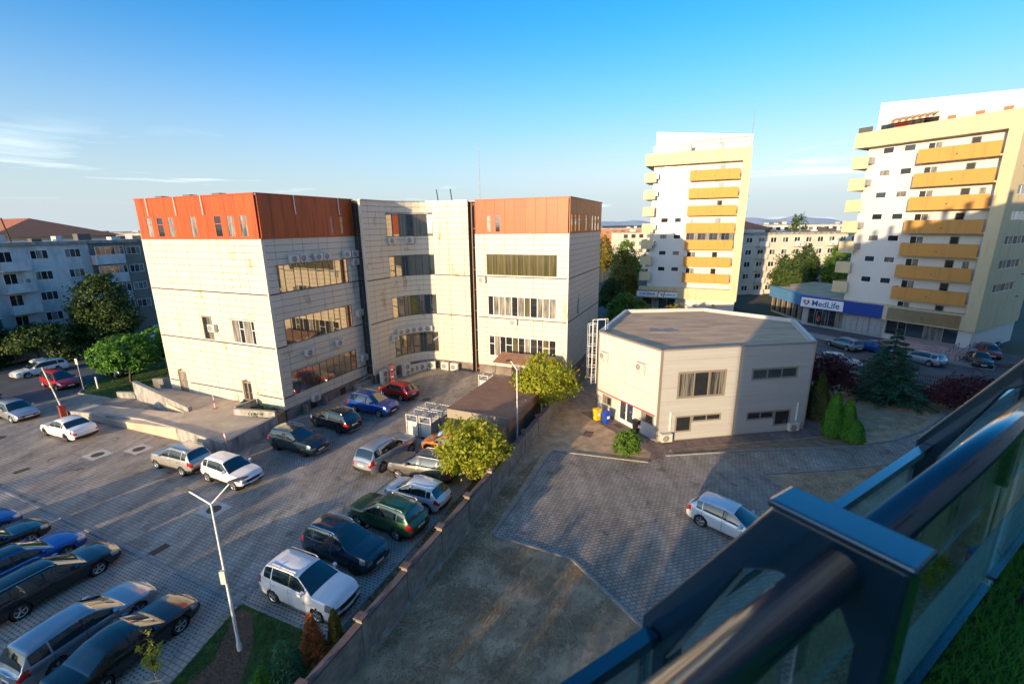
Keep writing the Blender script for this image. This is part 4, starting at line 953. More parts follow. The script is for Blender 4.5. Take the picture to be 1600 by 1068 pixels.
for x in (-.6,.35):
    g = MB(); g.path([(x,-5,.0),(x,-5,.95),(x,-1.6,1.65),(x,-1.6,.7)],.035); 
    for q in (-4,-3,-2.3): g.tube((x,q,.3),(x,q,.95+(q+5)*.2),.02)
    g.build('handrail', M['winframe'], st)
rp = thing('shop_ramp', 'dark-walled wheelchair ramp with railing right of the striped stairs', 'ramp', (*T2P,0), az=T2AZ)
q = MB(); i = [q.pt(p) for p in ((.6,-4.6,0),(7.5,-1.2,0),(7.5,.2,0),(.6,-3.2,0),(.6,-4.6,.1),(7.5,-1.2,.75),(7.5,.2,.75),(.6,-3.2,.1))]
for f in ((3,2,1,0),(4,5,6,7),(0,1,5,4),(1,2,6,5),(2,3,7,6),(3,0,4,7)): q.f.append([i[k] for k in f]); q.mi.append(0)
q.build('slope', M['asphalt'], rp)
g = MB(); g.path([(.6,-4.6,1.0),(7.5,-1.2,1.65)],.03)
for k in range(9): t = k/8; g.tube((.6+6.9*t,-4.6+3.4*t,.1+.65*t),(.6+6.9*t,-4.6+3.4*t,1.0+.65*t),.022)
g.build('railing', M['winframe'], rp)
# clinic between the towers
M['clinicblue'] = mat('clinic_blue', (.012,.055,.30), .5); M['litblue'] = mat('sunlit_blue_band', (.10,.27,.52), .5, var=.15, vs=.4)  # second blue is the same fascia with sunlight put into the colour
M['stoneblue'] = mat('pale_stone_tiles', (.42,.44,.46), .6, var=.2, vs=2)
cn = thing('clinic', 'low clinic with blue fascia band and white heart sign between the towers', 'building', (*T2P,0), az=T2AZ)
MB().box(-20.9,-9.7,1.2,13,0,4.6).build('wall', M['stoneblue'], cn)
MB().box(-20.95,-9.65,.1,1.2,2.9,4.72).build('fascia', M['clinicblue'], cn)
MB().prism([(-30,12),(-21,1.0),(-9.7,1.0),(-9.7,18),(-30,20)], 4.6, 4.68).build('roof', M['roofgravel'], cn)
fcl = Face((-20.9,1.2),(-9.7,1.2))
window(fcl, .9,6.0,.3,2.85,[.2,.42,.6,.8],cn,M['steel'],[M['pane_dark'],M['pane_dark'],M['pane_blue'],M['pane_dark'],M['pane_curtain']],d=.0,fw=.1,mw=.09)
door(fcl, 2.2,3.6,.3,2.5,2,cn,M['steel'],M['pane_dark'],d=.02)
for k,(a,b) in enumerate(((6.3,7.9),(8.0,9.4),(9.5,11.0))): window(fcl, a,b,.3,2.85,[.5],cn,M['steel'],M['stoneblue'],d=.0)
fl = Face((-30.5,7.2),(-20.95,1.2))
fl.mb().box(0,fl.L,-.1,.5,2.9,4.72).build('fascia', M['litblue'], cn)
fl.mb().box(.1,fl.L-.1,.5,6,0,4.6).build('wall', M['beige'], cn)
for k in range(6): window(fl, .4+k*1.8,2.0+k*1.8,.4,2.85,[.5],cn,M['winbronze'],[M['pane_curtain'],M['pane_dark']],d=-.48)
# signs
def text_mesh(txt, size, name, m, parent, Mx, ext=.01, shear=0):
    cu = bpy.data.curves.new('lettering', 'FONT'); cu.body = txt; cu.size = size; cu.extrude = ext; cu.align_x = 'CENTER'; cu.align_y = 'CENTER'; cu.offset = size*.012; cu.shear = shear
    t = bpy.data.objects.new('tmp', cu); COL.objects.link(t); dg = bpy.context.evaluated_depsgraph_get()
    me = bpy.data.meshes.new_from_object(t.evaluated_get(dg)); bpy.data.objects.remove(t)
    me.materials.clear(); me.materials.append(m)
    o = bpy.data.objects.new(name, me); COL.objects.link(o); o.parent = parent
    o.matrix_local = Mx @ Matrix.Rotation(R(90), 4, 'X'); return o
M['letterblue'] = mat('letter_blue', (.01,.10,.32), .5); M['teal'] = mat('logo_teal', (.02,.30,.45), .5); M['pink'] = mat('logo_red', (.6,.06,.09), .5)
M['signwhite'] = mat('sign_white', (.80,.81,.82), .5); M['signgreen'] = mat('sign_green', (.02,.22,.07), .5); M['signorange'] = mat('sign_orange', (.65,.22,.03), .5)
sg = thing('clinic_sign', 'white clinic sign with heart emblem reading MedLife', 'sign', (*T2P,0), az=T2AZ)
fsg = Face((-20.7,.1),(-14.6,.1))
fsg.mb().box(0,fsg.L,-.12,-.01,3.05,4.5).build('board', M['signwhite'], sg)
text_mesh('MedLife', 1.25, 'lettering', M['letterblue'], sg, fsg.M(3.65,.13,3.75))
def heart(m, flip):
    pts = [(16*math.sin(t)**3/32, (13*math.cos(t)-5*math.cos(2*t)-2*math.cos(3*t)-math.cos(4*t))/32) for t in [math.pi*k/14 for k in range(15)]]
    pts = [(x*flip, y) for x, y in pts]; inn = [(x*.45, y*.45+.02) for x, y in pts]
    mb = MB(fsg.M(.85,.13,3.78))
    for a, b, c, d in zip(pts[:-1], pts[1:], inn[1:], inn[:-1]):
        q = [(a[0],-.0,a[1]),(b[0],0,b[1]),(c[0],0,c[1]),(d[0],0,d[1])]; mb.face(q if flip < 0 else q[::-1]); mb.face([(x,-.0,z) for x,_,z in (q[::-1] if flip < 0 else q)])
    mb.build('heart_half', m, sg)
heart(M['teal'], -1); heart(M['pink'], 1)
ps = thing('pharmacy_sign', 'white pharmacy sign with green and orange strips on the slender tower reading CATENA FARMACIE', 'sign', (38.62,77.5,0), az=116)
fp = Face((-16.85,.1),(-9.65,.1))
fp.mb().box(0,7.2,-.1,0,3.9,4.05).build('top_strip', M['signorange'], ps); fp.mb().box(0,7.2,-.1,0,2.95,3.9).build('board', M['signwhite'], ps); fp.mb().box(0,3.6,-.1,0,2.75,2.95).build('bottom_strip', M['signorange'], ps); fp.mb().box(3.6,7.2,-.1,0,2.75,2.95).build('bottom_strip', M['signgreen'], ps)
text_mesh('CATENA', .72, 'lettering', M['letterblue'], ps, fp.M(1.9,.11,3.42), shear=.25); text_mesh('FARMACIE', .42, 'lettering', M['letterblue'], ps, fp.M(5.95,.11,3.42))
q = MB(fp.M(0,.115,0)); 
for k,(x,m_) in enumerate(((3.7,0),(4.75,0))): q.face([(x-.1,0,2.78),(x+.1,0,2.78),(x+.4,0,4.0),(x+.2,0,4.0)])
q.build('swoosh', M['signorange'], ps)
fp.mb().box(4.45,4.6,-.125,-.1,3.2,3.6).build('cross', M['letterblue'], ps); fp.mb().box(4.32,4.73,-.122,-.1,3.32,3.48).build('cross', M['letterblue'], ps)
f1g = Face((-16.2,1.25),(-9.6,1.25)); window(f1g, .2,6.2,.2,2.7,[.3,.5,.75],t1,M['steel'],[M['pane_dark'],M['pane_curtain'],M['pane_blue']],d=0)

# ------------------------------------------------------------ apartment blocks
M['aptwhite'] = mat('flaking_white_render', (.64,.64,.63), .9, col2=(.45,.45,.45), vs=.7, stretch=(1,1,.4), lo=.35, hi=.55, detail=8)
M['aptbrown'] = mat('taupe_render', (.26,.225,.19), .9, var=.2, vs=.6)
M['aptcream'] = mat('cream_render', (.64,.59,.50), .9, var=.15, vs=.5)
ap = thing('apartment_block', 'shaded white and taupe five-storey apartment block at the left edge', 'building', (0,0,0))
ad = dirv(20); AP = (-60.6,60.0)
fa = Face((AP[0]-ad[0]*20, AP[1]-ad[1]*20), (AP[0]+ad[0]*13, AP[1]+ad[1]*13)); S0 = 20
fa.mb().box(0,S0+5.1,0,11,0,14.2).build('wall', M['aptwhite'], ap); fa.mb().box(S0+5.1,S0+13,.02,11,0,14.2).build('wall', M['aptbrown'], ap)
fa.mb().box(-.2,S0+13.2,-.35,11.2,14.2,14.6).build('roof_edge', M['concrete'], ap)
rows = [12.45,9.8,7.15,4.5,1.8]
PN = [M['pane_dark'],M['pane_curtain'],M['pane_blue']]
for k, z in enumerate(rows):
    for j, (a, b) in enumerate(((-16,-14.2),(-12.5,-10.7),(-7.3,-5.5),(-1.27,.56),(2.3,4.08),(9.72,11.68))):
        if z < 2 and j == 5: continue
        window(fa, S0+a,S0+b,z,z+1.15,[.33,.67],ap,M['winwhite'],[PN[(k+j)%3],PN[(k*2+j+1)%3],PN[(j+2)%3]],d=.0,fw=.07)
    if z > 2:
        b = fa.mb(); b.box(S0-4.6,S0-1.8,-1.1,-1.02,z-1.25,z-.1); b.box(S0-4.6,S0-1.8,-1.02,0,z-1.3,z-1.15); b.box(S0-1.88,S0-1.8,-1.02,0,z-1.15,z-.1); b.build('balcony', M['aptwhite'], ap)
        window(fa, S0-4.3,S0-3.0,z-1.0,z+1.1,[.5],ap,M['winwhite'],[M['pane_dark']],d=0)
        b = fa.mb(); b.box(S0+5.15,S0+8.7,-1.3,-1.2,z-1.15,z+.12); b.box(S0+5.15,S0+8.7,-1.2,0,z-1.2,z-1.05); b.box(S0+5.15,S0+5.25,-1.2,0,z-1.05,z+.12); b.box(S0+8.6,S0+8.7,-1.2,0,z-1.05,z+.12); b.build('balcony', M['aptwhite'], ap)
        window(Face(fa.P(S0+5.15,1.25,0)[:2], fa.P(S0+8.7,1.25,0)[:2]), 0,3.55,z+.12,z+1.3,[.17,.34,.5,.67,.84],ap,M['winwhite'],PN,d=-.0)
for k,(s,w) in enumerate(((1,1.4),(4,1.0),(7,2),(11,.8),(14,1.2),(17.5,.9),(20,1.0),(23,.7),(26,1.6),(29,1.2))): fa.mb().box(s,s+w,1.5+k%3,2.6+k%3,14.6,15.0+.25*(k%3)).build('roof_unit', M['greysheet'] if k%2 else M['winframe'], ap)
for s in (14.5,18.6): fa.mb().tube((s,3,14.6),(s-.35,3,17.6),.09).build('flue', M['bark'], ap)
ac(AC1, fa, None, S0-2.1, 9.6, 'white air conditioner beside a balcony of the shaded apartment block', 'air conditioners on the apartment block', d=.02)
# tiled roof building behind it
M['tile'] = mat('orange_roof_tiles', (.55,.19,.085), .85, var=.35, vs=6, stretch=(.3,1,3))
hb_ = thing('tiled_house', 'building with orange hipped tile roof behind the apartment block', 'building', (-95.2,90,0), az=110)
MB().box(-14,14,-9,9,0,15.0).build('wall', M['aptcream'], hb_)
q = MB(); q.face([(-15,-10,15),(15,-10,15),(6,0,18.3),(-6,0,18.3)]); q.face([(15,-10,15),(15,10,15),(6,0,18.3)]); q.face([(15,10,15),(-15,10,15),(-6,0,18.3),(6,0,18.3)]); q.face([(-15,10,15),(-15,-10,15),(-6,0,18.3)]); q.build('roof', M['tile'], hb_)
def far_block(label, p0, p1, h, m, floors, cols, depth=11, bal=None, detail=1, group=None):
    r = thing('apartment_block', label, 'building', (*p0,0), rotz=math.atan2(p1[1]-p0[1], p1[0]-p0[0]), group=group)
    L = math.hypot(p1[0]-p0[0], p1[1]-p0[1]); f = Face((0,0),(L,0))
    MB().box(0,L,0,depth,0,h).build('wall', m, r); MB().box(-.3,L+.3,-.3,depth+.3,h,h+.4).build('roof_edge', M['concrete'], r)
    for k in range(floors):
        z = (k+.32)*h/floors
        for c in range(cols):
            s = L*(c+.22)/cols; w = L/cols*.52
            if bal and c % bal == 1:
                b = MB(); b.box(s-.4,s+w+.4,-1.1,-1,z-.8,z+.35); b.box(s-.4,s+w+.4,-1,0,z-.85,z-.75); b.build('balcony', random.choice([M['aptwhite'],M['winwhite'],M['aptcream']]), r)
            if detail: window(f, s,s+w,z,z+1.25,[.5],r,M['winwhite'],[random.choice(PN),random.choice(PN)],d=0,fw=.1,mw=.1)
            else: piece('window', f, s, s+w, z, z+1.3, 0, .05, random.choice(PN), r)
    for k in range(cols//2): x = random.uniform(1,L-2); MB().box(x,x+random.uniform(.6,1.8),2,3.5,h+.4,h+random.uniform(.8,1.5)).build('roof_unit', random.choice([M['greysheet'],M['winframe'],M['aptcream']]), r)
    return r
far_block('sunlit cream five-storey apartment block between the two towers', (52,104), (97,112), 13.4, M['aptcream'], 5, 15, bal=3)
far_block('pinkish distant apartment block right behind the office roof line', (32,190), (58,186), 14.2, M['tile'], 5, 9, detail=0)
far_block('cream distant apartment block left of the slender tower', (40,168), (72,172), 13.0, M['aptcream'], 5, 11, detail=0)
far_block('grey distant apartment block far left behind the flat roofs', (-150,140), (-105,160), 15.0, M['aptwhite'], 5, 12, detail=0)
far_block('cream distant block glimpsed above the roof of the taupe wing', (-100,150), (-72,166), 15.2, M['aptcream'], 5, 9, detail=0)
far_block('pale distant apartment block behind the sunlit cream one', (90,190), (150,200), 15.0, M['aptwhite'], 5, 16, detail=0)
rh = thing('tiled_house', 'far building with brown tiled roof beside the slender tower', 'building', (66,150,0), az=100)
MB().box(-13,13,-7,7,0,14.3).build('wall', M['aptcream'], rh)
q = MB(); q.face([(-14,-8,14.3),(14,-8,14.3),(7,0,16.9),(-7,0,16.9)]); q.face([(14,-8,14.3),(14,8,14.3),(7,0,16.9)]); q.face([(14,8,14.3),(-14,8,14.3),(-7,0,16.9),(7,0,16.9)]); q.face([(-14,8,14.3),(-14,-8,14.3),(-7,0,16.9)]); q.build('roof', M['tile'], rh)

# ------------------------------------------------------------ person in the clinic doorway
def person(label, pos, az, top, legs_m):
    t = thing('person', label, 'person', (*pos,.14), az=az)
    J = {'pel':(0,0,.95,.15),'wai':(0,0,1.12,.135),'che':(0,0,1.32,.165),'nec':(.01,0,1.48,.06),'hea':(.02,0,1.60,.095),'crn':(.01,0,1.70,.07),
         'sL':(0,.17,1.40,.07),'eL':(-.03,.24,1.14,.05),'wL':(.12,.2,.96,.035),'sR':(0,-.17,1.40,.07),'eR':(-.02,-.25,1.14,.05),'wR':(.14,-.18,1.0,.035),
         'hL':(0,.09,.88,.095),'kL':(.03,.1,.48,.065),'aL':(-.02,.11,.08,.045),'tL':(.14,.12,.03,.035),'hR':(0,-.09,.88,.095),'kR':(.05,-.1,.48,.065),'aR':(.04,-.11,.08,.045),'tR':(.2,-.12,.03,.035)}
    E = [('pel','wai'),('wai','che'),('che','nec'),('nec','hea'),('hea','crn'),('che','sL'),('sL','eL'),('eL','wL'),('che','sR'),('sR','eR'),('eR','wR'),('pel','hL'),('hL','kL'),('kL','aL'),('aL','tL'),('pel','hR'),('hR','kR'),('kR','aR'),('aR','tR')]
    K_ = list(J); me = bpy.data.meshes.new('body'); me.from_pydata([J[k][:3] for k in K_], [(K_.index(a), K_.index(b_)) for a, b_ in E], [])
    o = bpy.data.objects.new('body', me); COL.objects.link(o); o.parent = t
    sk_ = o.modifiers.new('skin', 'SKIN'); sd = me.skin_vertices[0].data if me.skin_vertices else None
    if sd is None:
        me.attributes; bm_ = None
    if me.skin_vertices:
        for k, v in zip(K_, me.skin_vertices[0].data): v.radius = (J[k][3], J[k][3]); v.use_root = (k == 'pel')
    o.modifiers.new('sub', 'SUBSURF').levels = 1; me.materials.append(M['skin'])
    q = MB(); q.lathe((0,0,0), [(.15,.93),(.175,1.1),(.185,1.3),(.17,1.42),(.07,1.5)], 12); q.v = [(x*.72,y*1.12,z) for x,y,z in q.v]
    for s in (1,-1): q.tube((0,.18*s,1.42),(-.03,.25*s,1.14),.075,.06,8); q.tube((-.03,.25*s,1.14),(.1,.21*s,.99),.06,.045,8)
    q.build('jacket', top, t, smooth=True)
    q = MB()
    for s in (1,-1): q.tube((0,.08*s,.98),(.04,.1*s,.48),.1,.075,8); q.tube((.04,.1*s,.48),(.0,.11*s,.06),.075,.06,8)
    q.build('trousers', legs_m, t, smooth=True, kind='stuff')
    q = MB(); q.lathe((0,0,0), [(.1,1.6),(.112,1.66),(.09,1.745),(0,1.78)], 12); q.build('hair', M['bark'], t, smooth=True)
M['skin'] = mat('skin', (.5,.3,.22), .6); M['redjacket'] = mat('red_jacket', (.35,.03,.05), .8); M['darkcloth'] = mat('dark_cloth', (.03,.03,.04), .9)
pw = t2.matrix_basis @ Vector((-18.1,.75,0))
person('person in red jacket and dark trousers standing in the clinic doorway', (pw.x,pw.y), -118, M['redjacket'], M['darkcloth'])
# ------------------------------------------------------------ block wall between car park and yard
M['block'] = mat('concrete_block', (.37,.335,.285), .95, col2=(.22,.2,.17), vs=1.3, bump=.4, bs=40, lo=.3, hi=.7, detail=8, objrand=.14)
M['coping'] = mat('reddish_coping', (.20,.13,.11), .9, col2=(.10,.075,.065), vs=2, lo=.35, hi=.6)
fence = thing('block_wall', 'long grey concrete block wall with posts and reddish coping between car park and yard', 'wall', (*FN0,0), az=22.65)
ff = Face((0,0),(1,0)); BAY = 2.85; NB = 13; nblk = [0]; fr_ = MB()
for k in range(-2, NB):
    x0 = k*BAY; h = 1.55
    MB().box(x0-.13,x0+.13,-.15,.15,-.05,1.78).build('post', M['block'], fence)
    MB().box(x0-.19,x0+.19,-.2,.2,1.78,1.86).build('post_cap', M['coping'], fence)
    MB().box(x0+.13,x0+BAY-.13,-.16,.16,-.05,.18).build('footing', M['concrete'], fence)
    MB().box(x0+.13,x0+BAY-.13,-.15,.15,h+.012,h+.1).build('coping', M['coping'], fence)
    MB().box(x0+.13,x0+BAY-.13,-.085,.085,.18,h).build('mortar', M['joint'] if False else M['concrete'], fence)
    for r_ in range(6):
        z0 = .185+r_*(h-.18)/6; z1 = z0+(h-.18)/6-.012; n = 5; w = (BAY-.26)/n; sh = (r_ % 2)*w/2
        xs = sorted(set([0, BAY-.26] + [q for q in [j*w+sh for j in range(n+1)] if 0 < q < BAY-.26]))
        for a, b in zip(xs[:-1], xs[1:]):
            e = random.uniform(-.008,.006)
            if nblk[0] < 300 and k >= -1 and k < 8:
                o = bpy.data.objects.new('block', unit_for(M['block'])); COL.objects.link(o); o.parent = fence; nblk[0] += 1
                o.matrix_local = Matrix.Translation((x0+.13+a+.006, .12+e, z0)) @ Matrix.Diagonal((b-a-.012, .24+2*e, z1-z0, 1))
            else: fr_.box(x0+.13+a+.006,x0+.13+b-.006,-.12-e,.12+e,z0,z1)
fr_.build('block_field', M['block'], fence, kind='stuff')
# iron fence by the shops
fi = thing('iron_fence', 'black iron railing fence with concrete pillars by the shop forecourt', 'fence', (35.3,48.9,0), rotz=math.atan2(39.4-48.9, 41.9-35.3))
Lf = math.hypot(39.4-48.9, 41.9-35.3)
for k in range(4): x = Lf*k/3; MB().box(x-.2,x+.2,-.2,.2,0,1.75).build('pillar', M['concrete'], fi)
for k in range(3):
    a, b = Lf*k/3+.2, Lf*(k+1)/3-.2; MB().box(a,b,-.12,.12,0,.4).build('base_wall', M['concrete'], fi)
    for z in (.55,1.35): MB().box(a,b,-.02,.02,z,z+.04).build('rail', M['black'], fi)
    n = int((b-a)/.17)
    for j in range(n): x = a+(b-a)*(j+.5)/n; MB().box(x-.015,x+.015,-.015,.015,.42,1.6).build('picket', M['black'], fi)

# ------------------------------------------------------------ vegetation
LF = dict(yellow=leaf_mat('leaf_yellow_green',(.176,.237,.0211),(.351,.386,.0351),(.562,.527,.0615),.45), mid=leaf_mat('leaf_mid',(.056,.136,.0192),(.112,.224,.0288),(.192,.304,.048)), ball=leaf_mat('leaf_ball',(.049,.14,.0168),(.098,.238,.028),(.168,.336,.042),.4),
   dark=leaf_mat('leaf_dark',(.0306,.0714,.0204),(.0595,.111,.0272),(.145,.145,.034)), autumn=leaf_mat('leaf_autumn',(.09,.105,.018),(.195,.18,.027),(.3,.195,.03)), thuja=leaf_mat('leaf_thuja',(.0368,.138,.0147),(.0736,.239,.0221),(.12,.313,.0331),.2), thujadark=leaf_mat('leaf_thuja_dark',(.024,.056,.0128),(.056,.088,.0192),(.144,.112,.032),.15),
   spruce=leaf_mat('leaf_spruce',(.022,.077,.044),(.0396,.132,.077),(.066,.187,.11),.1), purple=leaf_mat('leaf_purple',(.051,.0136,.0238),(.102,.0272,.0374),(.153,.051,.0425),.2), rusty=leaf_mat('leaf_rusty',(.253,.069,.0172),(.414,.127,.0287),(.517,.196,.0575),.2), bluegreen=leaf_mat('leaf_blue_green',(.032,.112,.048),(.064,.192,.08),(.112,.272,.112),.2))
def leaf(mb, p, n, s, rng, asp=.55):
    n = Vector(n).normalized(); u = n.orthogonal().normalized(); a = rng.uniform(0, 6.283); u = (u*math.cos(a)+n.cross(u)*math.sin(a)); w = n.cross(u)*asp
    i = len(mb.v); mb.v += [tuple(p-u*s), tuple(p+w*s*.9-u*s*.1), tuple(p+u*s), tuple(p-w*s*.9-u*s*.1)]; mb.f.append([i,i+1,i+2,i+3]); mb.mi.append(0)
def crown(blobs, n, size, seed, shell=.6, clump=.28, asp=.55, droop=0):
    """leaf-sized faces spread through clumps on overlapping ellipsoids"""
    rng = random.Random(seed); mb = MB(); tot = sum(b[3]*b[4]*b[5] for b in blobs)
    for (cx,cy,cz,rx,ry,rz) in blobs:
        m = int(n*(rx*ry*rz)/tot); nc = max(8, int(m/36)); cs = []
        for _ in range(nc):
            d = Vector((rng.gauss(0,1),rng.gauss(0,1),rng.gauss(0,1))).normalized(); q = rng.uniform(shell,1.04)**.6
            if d.z < -.55: d.z *= .5
            cs.append((d, q, rng.uniform(.6,1.35)))
        for _ in range(m):
            d, q, sc = rng.choice(cs); r = clump*sc
            p = Vector((cx+rx*(d.x*q+rng.gauss(0,r)*.55), cy+ry*(d.y*q+rng.gauss(0,r)*.55), cz+rz*(d.z*q+rng.gauss(0,r)*.5)))
            nn = Vector((d.x+rng.gauss(0,.7), d.y+rng.gauss(0,.7), d.z+.25-droop+rng.gauss(0,.7)))
            leaf(mb, p, nn, size*rng.uniform(.6,1.3), rng, asp)
    return mb
def trunk_mb(h, r, limbs, seed, lean=.06):
    rng = random.Random(seed); mb = MB(); pts = [Vector((0,0,-.05))]; n = 5
    for k in range(n): pts.append(pts[-1]+Vector((rng.uniform(-lean,lean)*h/n*2, rng.uniform(-lean,lean)*h/n*2, h/n)))
    for k in range(n): mb.tube(pts[k], pts[k+1], r*(1-.13*k), r*(1-.13*(k+1)), 8, caps=False)
    for (hz, L, up) in limbs:
        a = rng.uniform(0, 6.283); i = min(n-1, int(hz*n)); p = pts[i].lerp(pts[i+1], hz*n-i); q = p+Vector((math.cos(a)*L*.5, math.sin(a)*L*.5, L*up*.45)); e = p+Vector((math.cos(a+.2)*L, math.sin(a+.2)*L, L*up))
        mb.tube(p, q, r*.45, r*.28, 6, caps=False); mb.tube(q, e, r*.28, r*.08, 5, caps=False)
    return mb
def tree(name, label, pos, blobs, n, size, m, seed, th, tr, cat='tree', limbs=7, group=None, z=0, **kw):
    t = thing(name, label, cat, (*pos,z), group=group)
    crown(blobs, n, size, seed, **kw).build('crown', m, t)
    rng = random.Random(seed+5); trunk_mb(th, tr, [(rng.uniform(.45,.98), blobs[0][3]*rng.uniform(.5,.85), rng.uniform(.5,1.1)) for _ in range(limbs)], seed).build('trunk', M['bark'], t, smooth=True)
    return t
# two yellow-green trees by the block wall
tree('broadleaf_tree', 'loose yellow-green tree overhanging the block wall beside the taupe car', (-2.6,26.1), [(0,0,2.4,1.9,1.9,1.6),(-1.1,-.6,1.7,1.4,1.3,1.1),(1.0,.5,2.3,1.4,1.5,1.3),(.2,-.2,3.6,1.0,1.0,.8),(-.8,.8,2.9,1.2,1.2,1.0),(.5,-.9,1.3,1.1,1.0,.9)], 7500, .125, LF['yellow'], 3, 2.4, .10, clump=.30, shell=.35)
tree('broadleaf_tree', 'round yellow-green tree between the brown canopy and the grey hall', (2.75,36.6), [(0,0,3.3,2.3,2.3,1.9),(-1.3,0,2.7,1.6,1.6,1.3),(1.2,.2,2.9,1.6,1.6,1.4),(0,0,4.7,1.4,1.4,1.0),(.5,-.8,2.3,1.5,1.4,1.1)], 10000, .125, LF['yellow'], 4, 2.6, .12, clump=.26, shell=.5)
# ball trees by the office lawn
tree('ball_tree', 'dense round ball-headed tree on the lawn left of the office', (-41.2,46.7), [(0,0,3.1,2.9,2.9,2.05),(.5,0,2.5,2.7,2.6,1.4)], 13000, .15, LF['ball'], 5, 2.4, .16, clump=.13, shell=.82)
tree('ball_tree', 'second ball-headed tree half hidden by the office corner', (-40.5,51.6), [(0,0,3.2,2.7,2.7,1.95),(.3,0,2.6,2.5,2.5,1.4)], 10000, .15, LF['ball'], 6, 2.4, .15, clump=.13, shell=.82)
# street trees before the apartment block
tree('street_tree', 'tall dark leafy tree before the taupe apartment wing, turning brown at its top', (-54.5,60.0), [(0,0,6.4,3.0,3.0,3.4),(-1.4,.4,4.6,2.9,2.7,2.2),(1.5,0,4.4,2.8,2.6,2.2),(.3,0,9.0,1.9,1.9,1.7),(-.2,0,3.0,3.4,3.0,1.5)], 19000, .20, LF['dark'], 7, 5, .22, clump=.24)
tree('street_tree', 'dark tree at the far left before the white apartment block', (-64.0,51.0), [(0,0,5.8,3.3,3.3,2.9),(1.5,0,4.8,2.6,2.6,2.2),(-1.5,0,3.6,2.4,2.4,1.6),(0,0,3,3.2,3,1.4)], 13000, .20, LF['dark'], 8, 4.5, .22, clump=.25)
tree('street_tree', 'low dark tree in the middle of the row across the street', (-58.4,54.2), [(0,0,3.2,2.8,2.8,1.7),(1.6,1.2,2.9,2.0,2.2,1.5),(-1.4,-.9,2.6,2.2,2.2,1.4)], 12000, .18, LF['dark'], 9, 3, .16, clump=.25)
tree('hedge_shrub', 'dark shrub mass at the foot of the white apartment block', (-61.6,50.6), [(0,0,1.3,1.8,3.6,1.3)], 5000, .16, LF['dark'], 10, 1.0, .1, cat='shrub', clump=.3)
tree('hedge_shrub', 'dark shrub mass right of the parked white estate car', (-55.8,56.8), [(0,0,1.2,1.6,3.2,1.2)], 4500, .16, LF['dark'], 11, 1.0, .1, cat='shrub', clump=.3)
# trees in the gap between office and slender tower
gap = [(17.5,70,4.2,5.5,'mid','bushy green tree behind the office right corner'),(22.5,92,5,8,'autumn','sunlit yellowing tree in the gap left of the slender tower'),(18.2,82,4,6.5,'dark','dark tree beyond the office corner in the gap'),(25.5,104,4.5,10,'autumn','tall thin yellowing tree far back in the gap'),(21.6,75,2.6,3.6,'mid','small green tree at the foot of slender tower'),(30,120,6,12,'mid','high tree far behind left of the slender tower'),(27,135,6,12.5,'autumn','olive tree crown on the skyline left of slender tower')]
for i,(x,y,w,h,c,l) in enumerate(gap):
    tree('street_tree', l, (x,y), [(0,0,h*.6,w*.5,w*.5,h*.38),(w*.2,0,h*.42,w*.45,w*.45,h*.28),(-w*.2,.3,h*.4,w*.42,w*.42,h*.27),(0,0,h*.85,w*.28,w*.28,h*.17)], 6000, .22 if y < 90 else .28, LF[c], 20+i, h*.6, .16, group='trees in the gap beyond the office', clump=.26)
for i,(x,y,h,l) in enumerate([(19.5,62,5.0,'leafy shrub-like tree against the right side wall of the office'),(24.6,67,4.6,'yellow-green young tree before the pharmacy sign')]): tree('street_tree', l, (x,y), [(0,0,h*.6,1.7,1.7,h*.33),(.6,0,h*.45,1.5,1.4,h*.27),(-.6,.3,h*.4,1.4,1.4,h*.25)], 5000, .17, LF['mid'] if i == 0 else LF['autumn'], 35+i, h*.5, .1, clump=.27, shell=.45)
# trees before the far apartment block, between the towers
for i,(x,y,w,h,c,l) in enumerate([(67.5,95,5,11.5,'mid','tall green poplar-like tree between the towers'),(56.5,93,6.5,10.5,'dark','shaded tree right behind the slender tower leg'),(63,98,5,11.5,'dark','second shaded tree left of the sunlit poplar-like one'),(76,97,4.5,6,'mid','small sunlit tree right of the poplar-like one'),(85,98,6.5,10.5,'autumn','olive tree half hidden by the right tower balconies')]):
    tree('street_tree', l, (x,y), [(0,0,h*.6,w*.45,w*.45,h*.38),(w*.1,0,h*.42,w*.5,w*.45,h*.3),(-w*.12,.3,h*.45,w*.42,w*.42,h*.3),(0,0,h*.86,w*.25,w*.25,h*.15)], 7000, .24, LF[c], 40+i, h*.6, .17, group='trees between the towers', clump=.22)
for i,(x,y,h,l) in enumerate([(86,140,18.5,'dark conifer sticking up on the skyline between the towers'),(-112,150,19,'tree crown on the skyline above the taupe wing roof')]):
    tree('street_tree', l, (x,y), [(0,0,h*.7,2.6,2.6,h*.26),(0,0,h*.45,3.4,3.4,h*.25)], 4000, .35, LF['dark'] if i == 0 else LF['autumn'], 60+i, h*.7, .2)
